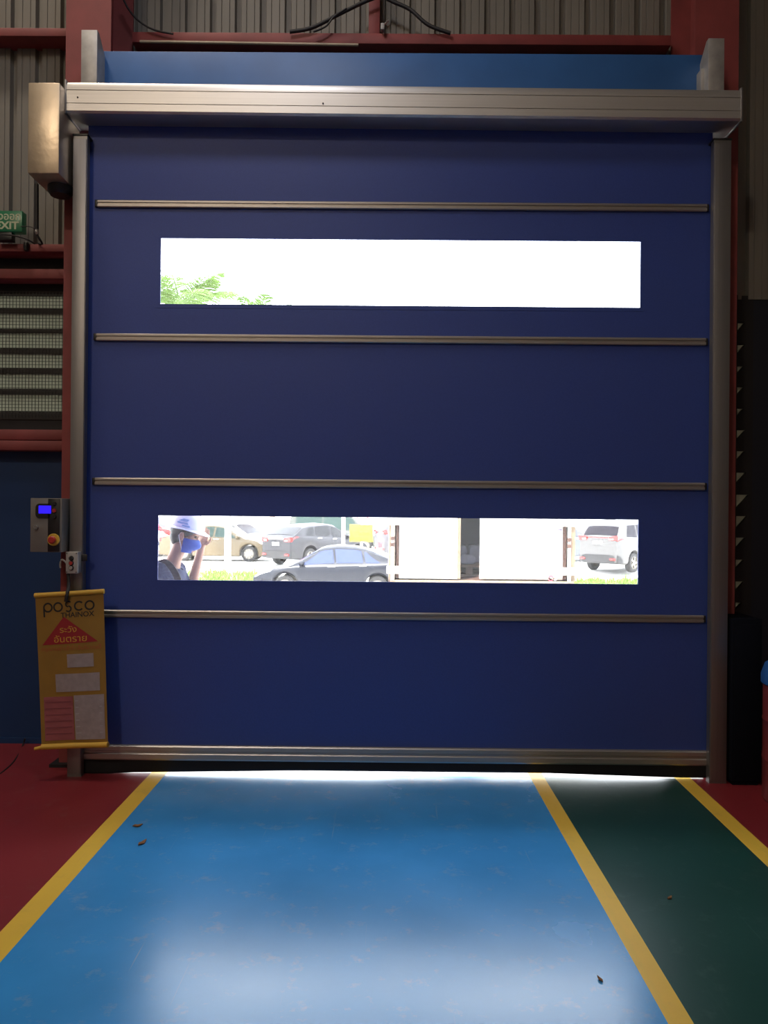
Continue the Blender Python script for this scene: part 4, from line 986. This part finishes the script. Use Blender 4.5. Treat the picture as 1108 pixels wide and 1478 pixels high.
# ------------------------------------------------------------------ palms
def palm(px, dist, ycrown, lean, nf, fl, label, seed):
    rnd = random.Random(seed); X, Y = at_dist(px, dist); g = gz_at(Y); zc_ = P(px, ycrown, Y).z-g
    t = thing('palm_tree', label, 'tree', (X, Y, g)); top = Vector((lean, 0, zc_))
    bm = NB(); pts = [Vector((lean*(k/10)**2, 0, zc_*k/10)) for k in range(11)]; tube(bm, pts, [.20-.010*k for k in range(11)], 12); link('trunk', bm, M['trunk'], t, 50)
    for i in range(nf):
        az = 2*PI*i/nf+rnd.uniform(-.2, .2); el = rnd.uniform(.15, 1.25); d = Vector((math.cos(az)*math.cos(el), math.sin(az)*math.cos(el), math.sin(el))); Lf = fl*rnd.uniform(.8, 1.1)
        V = []; Fc = []; prev = None; N = 22; hor = Vector((math.cos(az), math.sin(az), 0)); side = Vector((-math.sin(az), math.cos(az), 0))
        spine = []
        for k in range(N+1):
            u = k/N; p = top+d*Lf*u+Vector((0, 0, -1))*Lf*.42*u*u; spine.append(p)
        for k in range(N):
            a_, b_ = spine[k], spine[k+1]; w_ = .03*(1-k/N)+.006; q = len(V)
            V += [a_-side*w_, a_+side*w_, b_+side*w_*.9, b_-side*w_*.9]; Fc.append((q, q+1, q+2, q+3))
            if k > 2:
                tn = (b_-a_).normalized(); ll = fl*.26*math.sin(PI*min(1, (k/N)*.9+.1))**.7+.05
                for s in (-1, 1):
                    for h_ in (0, .5):
                        o_ = a_+(b_-a_)*h_; dr = (side*s*.75+tn*.75+Vector((0, 0, -.25-.3*rnd.random()))).normalized(); e = o_+dr*ll; m_ = o_+dr*ll*.5+Vector((0, 0, .03)); wv = tn*.028; q = len(V)
                        V += [o_-wv*.6, o_+wv*.6, m_+wv, m_-wv, e]; Fc += [(q, q+1, q+2, q+3), (q+3, q+2, q+4)]
        me = bpy.data.meshes.new('frond'); me.from_pydata([tuple(v) for v in V], [], Fc); link('frond', me, M['frond'], t)
palm(254, 27.6, 453, .10, 16, 3.1, 'feathery palm showing at the left end of the upper window', 3)
palm(393, 42.0, 472, -.9, 20, 3.0, 'farther palm peeping over the sill of the upper window', 5)

# ================================================================== PERSON
def eval_mesh(o):
    dg = bpy.context.evaluated_depsgraph_get(); return bpy.data.meshes.new_from_object(o.evaluated_get(dg))
def skin_mesh(chains, sub=2):
    """chains: list of lists of (co, radius); points at the same place are shared"""
    V = []; E = []; Rr = []; idx = {}
    for c in chains:
        pv = None
        for co, r in c:
            key = tuple(round(x, 4) for x in co)
            if key not in idx: idx[key] = len(V); V.append(key); Rr.append(r)
            i = idx[key]
            if pv is not None and pv != i: E.append((pv, i))
            pv = i
    me = bpy.data.meshes.new('sk'); me.from_pydata(V, E, []); o = bpy.data.objects.new('sk', me); COL.objects.link(o)
    md = o.modifiers.new('s', 'SKIN'); md.use_smooth_shade = True
    for i, r in enumerate(Rr):
        q = me.skin_vertices[0].data[i]; q.radius = (r, r) if not isinstance(r, tuple) else r; q.use_root = (i == 0)
    o.modifiers.new('b', 'SUBSURF').levels = sub; o.modifiers['b'].render_levels = sub
    res = eval_mesh(o); bpy.data.objects.remove(o); return res
def ellip(bm, c, r, rot=None, u=20, v=14):
    T = Matrix.Translation(Vector(c)) @ (rot or Matrix.Identity(4)) @ Matrix.Diagonal((r[0], r[1], r[2], 1)); bmesh.ops.create_uvsphere(bm, u_segments=u, v_segments=v, radius=1, matrix=T)
def voxel(meshes, size, smooth_it=4):
    bm = NB()
    for x in meshes: bm.from_mesh(x)
    me = bpy.data.meshes.new('vx'); bm.to_mesh(me); bm.free(); o = bpy.data.objects.new('vx', me); COL.objects.link(o)
    md = o.modifiers.new('r', 'REMESH'); md.mode = 'VOXEL'; md.voxel_size = size; md.use_smooth_shade = True
    sm_ = o.modifiers.new('s', 'SMOOTH'); sm_.factor = .5; sm_.iterations = smooth_it
    res = eval_mesh(o); bpy.data.objects.remove(o); return res
PY = .86
hc = P(268, 773, PY)                     # middle of the head
gp = gz_at(PY)
ps = thing('person', 'person in white helmet, navy shirt and blue mask, one forearm raised beside the face', 'person', (hc.x-.10, PY, gp))
o3 = ps.location
def q3(x, y, z): return (x, y, z)
hz_ = hc.z-gp; hx = .10
# joints, local metres: facing +x, y to the far side
neck0 = (.03, 0, hz_-.20); chest = (-.03, 0, hz_-.34); belly = (-.12, 0, hz_-.52); pelvis = (-.17, 0, hz_-.66)
nbase = (.0, 0, hz_-.215)
skull = (hx-.02, 0, hz_-.03)
shR, shL = (-.045, -.155, hz_-.235), (-.005, .155, hz_-.25)
elR, wrR = (-.11, -.215, hz_-.50), (.07, -.205, hz_-.63)
eL = P(272, 862, PY+.24)-o3; wL = P(290.5, 790, PY+.22)-o3
elL, wrL = tuple(eL), tuple(wL)
hipR, hipL = (-.17, -.085, hz_-.70), (-.17, .085, hz_-.70)
knR, knL = (-.10, -.095, .46), (-.16, .10, .45); anR, anL = (-.16, -.10, .075), (-.28, .11, .075)
mid = lambda a, b, t=.5: tuple(a[i]*(1-t)+b[i]*t for i in range(3))
body_ch = [[(pelvis, .125), (belly, .115), (chest, .125), (nbase, .062), (mid(nbase, skull, .45), .050), (skull, .058)],
           [(chest, .125), (shR, .062), (mid(shR, elR), .048), (elR, .040), (mid(elR, wrR), .037), (wrR, .027), (mid(elR, wrR, 1.12), .026)],
           [(chest, .125), (shL, .062), (mid(shL, elL), .048), (elL, .042), (mid(elL, wrL, .4), .040), (wrL, .028), (mid(elL, wrL, 1.12), .027)],
           [(pelvis, .125), (hipR, .090), (mid(hipR, knR), .072), (knR, .052), (mid(knR, anR, .35), .052), (anR, .036)],
           [(pelvis, .125), (hipL, .090), (mid(hipL, knL), .072), (knL, .052), (mid(knL, anL, .35), .052), (anL, .036)]]
def solid(chains, extra=()):
    out = [skin_mesh([c], 2) for c in chains]
    bm = NB()
    for c, r, ang in extra: ellip(bm, c, r, Matrix.Rotation(ang, 4, 'Y'))
    if extra:
        me = bpy.data.meshes.new('ex'); bm.to_mesh(me); out.append(me)
    bm.free(); return out
lean = math.atan2(chest[0]-pelvis[0], chest[2]-pelvis[2])
pieces = solid(body_ch, [((chest[0], 0, chest[2]-.02), (.098, .145, .145), lean), ((belly[0], 0, belly[2]), (.088, .125, .15), lean), ((pelvis[0], 0, pelvis[2]-.02), (.100, .145, .11), 0)])
def hand(wr_, d, side, palm_n, curl):
    d = Vector(d).normalized(); n = Vector(palm_n); n = (n-d*n.dot(d)).normalized(); s = d.cross(n).normalized()*side; w_ = Vector(wr_); out = []
    pal = [[(tuple(w_), .026), (tuple(w_+d*.045), .030), (tuple(w_+d*.085), .026)], [(tuple(w_+d*.04+s*.022), .018), (tuple(w_+d*.085+s*.026), .014)], [(tuple(w_+d*.04-s*.022), .018), (tuple(w_+d*.085-s*.026), .013)]]
    for c in pal: out.append(skin_mesh([c], 1))
    for k, (of, ln) in enumerate(((.031, .066), (.011, .076), (-.010, .071), (-.030, .055))):
        b0 = w_+d*.078+s*of; d1 = (d+n*curl*.5+s*of*2).normalized(); d2 = (d+n*curl*1.1).normalized(); d3 = (d+n*curl*1.8).normalized()
        p1 = b0+d1*ln*.45; p2 = p1+d2*ln*.32; p3 = p2+d3*ln*.25
        out.append(skin_mesh([[(tuple(b0), .0095), (tuple(p1), .0088), (tuple(p2), .008), (tuple(p3), .0068)]], 1))
    b0 = w_+d*.025+s*.026; p1 = b0+(d*.6+s*.75+n*.2).normalized()*.036; p2 = p1+(d*.85+s*.4+n*.3).normalized()*.030; p3 = p2+(d+n*.3).normalized()*.022
    out.append(skin_mesh([[(tuple(b0), .013), (tuple(p1), .0105), (tuple(p2), .0092), (tuple(p3), .0075)]], 1)); return out
dL = (Vector(P(300, 752, PY+.22)-o3)-Vector(wrL))
pieces += hand(wrL, dL, 1, (-.3, -1, 0), .25)
pieces += hand(wrR, Vector(wrR)-Vector(elR), 1, (0, 1, -.2), .5)
# head: skull, jaw, brow, nose, chin, ears
HT = Matrix.Translation(Vector((hx, 0, hz_))) @ Matrix.Rotation(R(12), 4, 'Y')     # chin tucked, looking slightly down
bm = NB()
def hel(c, r, rot=None): ellip(bm, (0, 0, 0), (1, 1, 1)) if False else bmesh.ops.create_uvsphere(bm, u_segments=22, v_segments=16, radius=1, matrix=HT @ Matrix.Translation(Vector(c)) @ (rot or Matrix.Identity(4)) @ Matrix.Diagonal((*r, 1)))
hel((-.012, 0, .045), (.093, .074, .082)); hel((.030, 0, -.045), (.058, .058, .070)); hel((.050, 0, -.085), (.034, .036, .028))
hel((.068, 0, .028), (.022, .055, .018)); hel((.088, 0, -.030), (.016, .015, .014)); hel((.081, 0, -.005), (.012, .010, .030), Matrix.Rotation(R(-14), 4, 'Y'))
hel((.074, 0, -.063), (.014, .024, .008)); hel((.074, 0, -.073), (.013, .022, .008))
for s in (-1, 1):
    hel((.046, s*.040, -.018), (.028, .024, .030)); hel((-.005, s*.074, -.005), (.016, .008, .030), Matrix.Rotation(R(-10), 4, 'Y')); hel((-.002, s*.078, .012), (.014, .006, .014))
me = bpy.data.meshes.new('head'); bm.to_mesh(me); bm.free(); pieces.append(me)
# feet
bm = NB()
for an in (anR, anL):
    ellip(bm, (an[0]+.055, an[1], .038), (.115, .042, .036)); ellip(bm, (an[0], an[1], .05), (.048, .038, .05))
me = bpy.data.meshes.new('feet'); bm.to_mesh(me); bm.free(); pieces.append(me)
link('body', voxel(pieces, .0055, 5), M['skin'], ps, 60)
# clothes
sh_ch = [[(mid(pelvis, belly, .15), .142), (belly, .132), (chest, .146), ((.0, 0, hz_-.245), .088)],
         [(chest, .146), (shR, .079), (mid(shR, elR, .5), .063), (mid(elR, shR, -.02), .055), (mid(elR, wrR, .55), .050), (mid(elR, wrR, .9), .042)],
         [(chest, .146), (shL, .079), (mid(shL, elL, .45), .064), (mid(shL, elL, .72), .060)]]
link('shirt', voxel(solid(sh_ch, [((chest[0], 0, chest[2]-.02), (.118, .166, .165), lean), (shR, (.070, .064, .068), 0), (shL, (.070, .064, .068), 0), ((belly[0], 0, belly[2]), (.106, .146, .17), lean), ((pelvis[0]+.01, 0, pelvis[2]+.02), (.118, .160, .10), 0)]), .0075, 4), M['shirt'], ps, 60)
tr_ch = [[(mid(pelvis, belly, .18), .134), (pelvis, .140), (hipR, .103), (mid(hipR, knR), .086), (knR, .068), (mid(knR, anR, .4), .066), (mid(knR, anR, .97), .056)],
         [(pelvis, .140), (hipL, .103), (mid(hipL, knL), .086), (knL, .068), (mid(knL, anL, .4), .066), (mid(knL, anL, .97), .056)]]
link('trousers', voxel(solid(tr_ch, [((pelvis[0], 0, pelvis[2]-.045), (.124, .165, .130), 0), (hipR, (.108, .098, .12), 0), (hipL, (.108, .098, .12), 0)]), .009, 3), M['trousers'], ps, 60)
for an in (anR, anL):
    bm = NB(); ellip(bm, (an[0]+.055, an[1], .044), (.128, .050, .044)); ellip(bm, (an[0], an[1], .06), (.055, .046, .06))
    me = bpy.data.meshes.new('sh'); bm.to_mesh(me); bm.free(); me = voxel([me], .008, 2)
    zmin = min(v.co.z for v in me.vertices)
    for v in me.vertices: v.co.z = max(0, v.co.z-zmin)
    link('shoe', me, M['shoe'], ps, 60)
# collar and dark strap over the near shoulder
bm = NB(); n = 22; rows = []
for k in range(n+1):
    a = 2*PI*k/n; c_, s_ = math.cos(a), math.sin(a)
    rows.append([Vector((.012+.074*c_, .074*s_, hz_-.205-.030*c_)), Vector((.008+.085*c_, .088*s_, hz_-.225-.045*c_-.012*(c_ > .7))), Vector((.008+.079*c_, .082*s_, hz_-.228-.045*c_)), Vector((.012+.069*c_, .069*s_, hz_-.208-.030*c_))])
vr = [[bm.verts.new(p) for p in r_] for r_ in rows[:-1]]
for k in range(n):
    for j in range(4): bm.faces.new([vr[k][j], vr[k][(j+1) % 4], vr[(k+1) % n][(j+1) % 4], vr[(k+1) % n][j]])
bmesh.ops.recalc_face_normals(bm, faces=bm.faces); link('collar', bm, M['shirt'], ps, 60)
def strap(pts, wv, m_, name):
    bm = NB(); pts = smoothline(pts, 6); pr = None; wv = Vector(wv)
    for i, p in enumerate(pts):
        d = (pts[min(i+1, len(pts)-1)]-pts[max(i-1, 0)]).normalized(); n_ = d.cross(wv).normalized()*.004
        q = [bm.verts.new(p+wv-n_), bm.verts.new(p+wv+n_), bm.verts.new(p-wv+n_), bm.verts.new(p-wv-n_)]
        if pr:
            for j in range(4): bm.faces.new([pr[j], pr[(j+1) % 4], q[(j+1) % 4], q[j]])
        else: bm.faces.new(q[::-1])
        pr = q
    bm.faces.new(pr); bmesh.ops.recalc_face_normals(bm, faces=bm.faces); return link(name, bm, M[m_], ps, 60)
strap([(-.08, -.135, hz_-.19), (-.02, -.150, hz_-.160), (.045, -.150, hz_-.205), (.095, -.145, hz_-.31), (.085, -.150, hz_-.44)], (.021, -.004, .008), 'strap_dark', 'shoulder_strap')
bm = NB(); ellip(bm, (-.02, -.215, hz_-.33), (.009, .004, .009)); ellip(bm, (.04, -.19, hz_-.42), (.008, .004, .008)); link('shirt_button', bm, M['white'], ps, 60)
# hair under the helmet
bm = NB()
for c, r in (((-.030, 0, .030), (.085, .079, .070)), ((-.055, 0, -.015), (.052, .066, .055)), ((-.060, 0, -.045), (.036, .050, .035)), ((.020, -.070, .030), (.030, .012, .032)), ((.020, .070, .030), (.030, .012, .032)), ((.060, 0, .058), (.030, .060, .022)), ((.046, -.058, .034), (.022, .014, .022))):
    bmesh.ops.create_uvsphere(bm, u_segments=18, v_segments=12, radius=1, matrix=HT @ Matrix.Translation(Vector(c)) @ Matrix.Diagonal((*r, 1)))
me = bpy.data.meshes.new('h'); bm.to_mesh(me); bm.free(); link('hair', voxel([me], .006, 2), M['hair'], ps, 60)
# ears stand proud of the hair
bm = NB()
for s in (-1, 1):
    for c, r in (((-.006, s*.083, -.004), (.017, .008, .031)), ((-.004, s*.087, .012), (.013, .006, .013)), ((-.002, s*.084, -.027), (.009, .006, .010))):
        bmesh.ops.create_uvsphere(bm, u_segments=14, v_segments=10, radius=1, matrix=HT @ Matrix.Translation(Vector(c)) @ Matrix.Rotation(R(-12), 4, 'Y') @ Matrix.Diagonal((*r, 1)))
me = bpy.data.meshes.new('e'); bm.to_mesh(me); bm.free(); link('ears', voxel([me], .004, 2), M['skin'], ps, 60)
bm = NB()
for s in (-1, 1): bmesh.ops.create_uvsphere(bm, u_segments=12, v_segments=8, radius=1, matrix=HT @ Matrix.Translation((.076, s*.032, .006)) @ Matrix.Diagonal((.010, .013, .007, 1)))
link('eyes', bm, M['eye'], ps, 60)
# face mask: shell over nose, mouth and chin, with ear loops
bm = NB(); g_ = {}
nu, nv = 14, 10
for i in range(nu+1):
    for j in range(nv+1):
        a = R(-88+176*i/nu); v = j/nv; z = -.012-.098*v
        rx = .091+.024*math.sin(PI*min(1, v*1.25))-.030*max(0, v-.55)/.45; ry = .075-.012*v
        g_[i, j] = [bm.verts.new(HT @ Vector((rx*math.cos(a)*k+.004, ry*math.sin(a)*k, z))) for k in (1.0, .95)]
for i in range(nu):
    for j in range(nv):
        bm.faces.new([g_[i, j][0], g_[i+1, j][0], g_[i+1, j+1][0], g_[i, j+1][0]]); bm.faces.new([g_[i, j+1][1], g_[i+1, j+1][1], g_[i+1, j][1], g_[i, j][1]])
for i in range(nu):
    for j in (0, nv): bm.faces.new([g_[i, j][0], g_[i, j][1], g_[i+1, j][1], g_[i+1, j][0]])
for j in range(nv):
    for i in (0, nu): bm.faces.new([g_[i, j][0], g_[i, j+1][0], g_[i, j+1][1], g_[i, j][1]])
bmesh.ops.recalc_face_normals(bm, faces=bm.faces); mk = link('face_mask', bm, M['mask'], ps, 60)
for s in (-1, 1):
    bm = NB(); tube(bm, [HT @ Vector(p) for p in ((.012, s*.069, -.02), (-.012, s*.092, .022), (-.024, s*.092, .0), (.006, s*.062, -.090))], .0022, 8); link('ear_loop', bm, M['white'], mk, 60)
# helmet: dome with rib, all-round brim, longer peak, pale blue print on the near side
HH = HT @ Matrix.Translation((-.006, 0, .050)) @ Matrix.Rotation(R(2), 4, 'Y')
bm = NB(); n = 32
pr_ = [(1.0, 0), (1.0, .018), (.97, .045), (.88, .075), (.72, .098), (.48, .114), (.22, .121), (0, .123)]
lathe(bm, pr_, n, HH @ Matrix.Diagonal((.122, .098, 1, 1)))
shell = link('helmet', bm, M['helmet'], ps, 50)
sm2 = shell.modifiers.new('t', 'SOLIDIFY'); sm2.thickness = .003; sm2.offset = -1
bm = NB(); A = []; 
for k in range(n):
    a = 2*PI*k/n; c_, s_ = math.cos(a), math.sin(a); pk = .014+.030*max(0, c_)**2.2+.010*max(0, -c_)**2; dz = -.014*max(0, c_)**2-.012*max(0, -c_)
    A.append([bm.verts.new(HH @ Vector(p)) for p in ((.120*c_, .096*s_, .006), ((.122+pk)*c_, (.098+pk)*s_, dz-.002), ((.122+pk)*c_, (.098+pk)*s_, dz-.006), (.120*c_, .096*s_, .0))])
for k in range(n):
    for j in range(4): bm.faces.new([A[k][j], A[k][(j+1) % 4], A[(k+1) % n][(j+1) % 4], A[(k+1) % n][j]])
bmesh.ops.recalc_face_normals(bm, faces=bm.faces); link('brim', bm, M['helmet'], shell, 50)
bm = NB(); pr = None
for k in range(13):
    x = -.10+.20*k/12; zz = .124*math.sqrt(max(0, 1-(x/.122)**2))**.75+.002; q = [bm.verts.new(HH @ Vector((x, y, z))) for y, z in ((-.013, zz-.012), (-.008, zz+.004), (.008, zz+.004), (.013, zz-.012))]
    if pr:
        for j in range(3): bm.faces.new([pr[j], pr[j+1], q[j+1], q[j]])
    pr = q
link('crown_rib', bm, M['helmet'], shell, 50)
bm = NB()
def hp(x, z):                              # on the near side of the dome
    s_ = interp([(0, 1.0), (.018, 1.0), (.045, .97), (.075, .88), (.098, .72), (.114, .48)], z); y = -.098*math.sqrt(max(.01, s_*s_-(x/.122)**2))-.005
    return HH @ Vector((x, y, z))
for quad in (((-.045, .030), (.035, .030), (.022, .044), (-.050, .042)), ((-.042, .046), (.018, .048), (.030, .066), (-.012, .068)), ((-.012, .014), (.045, .014), (.045, .026), (-.008, .026))):
    vs_ = [bm.verts.new(hp(*q)) for q in quad]; bm.faces.new(vs_)
bmesh.ops.subdivide_edges(bm, edges=bm.edges[:], cuts=2, use_grid_fill=True)
bmesh.ops.recalc_face_normals(bm, faces=bm.faces); link('helmet_print', bm, M['logo_blue'], shell)

bpy.context.view_layer.update()
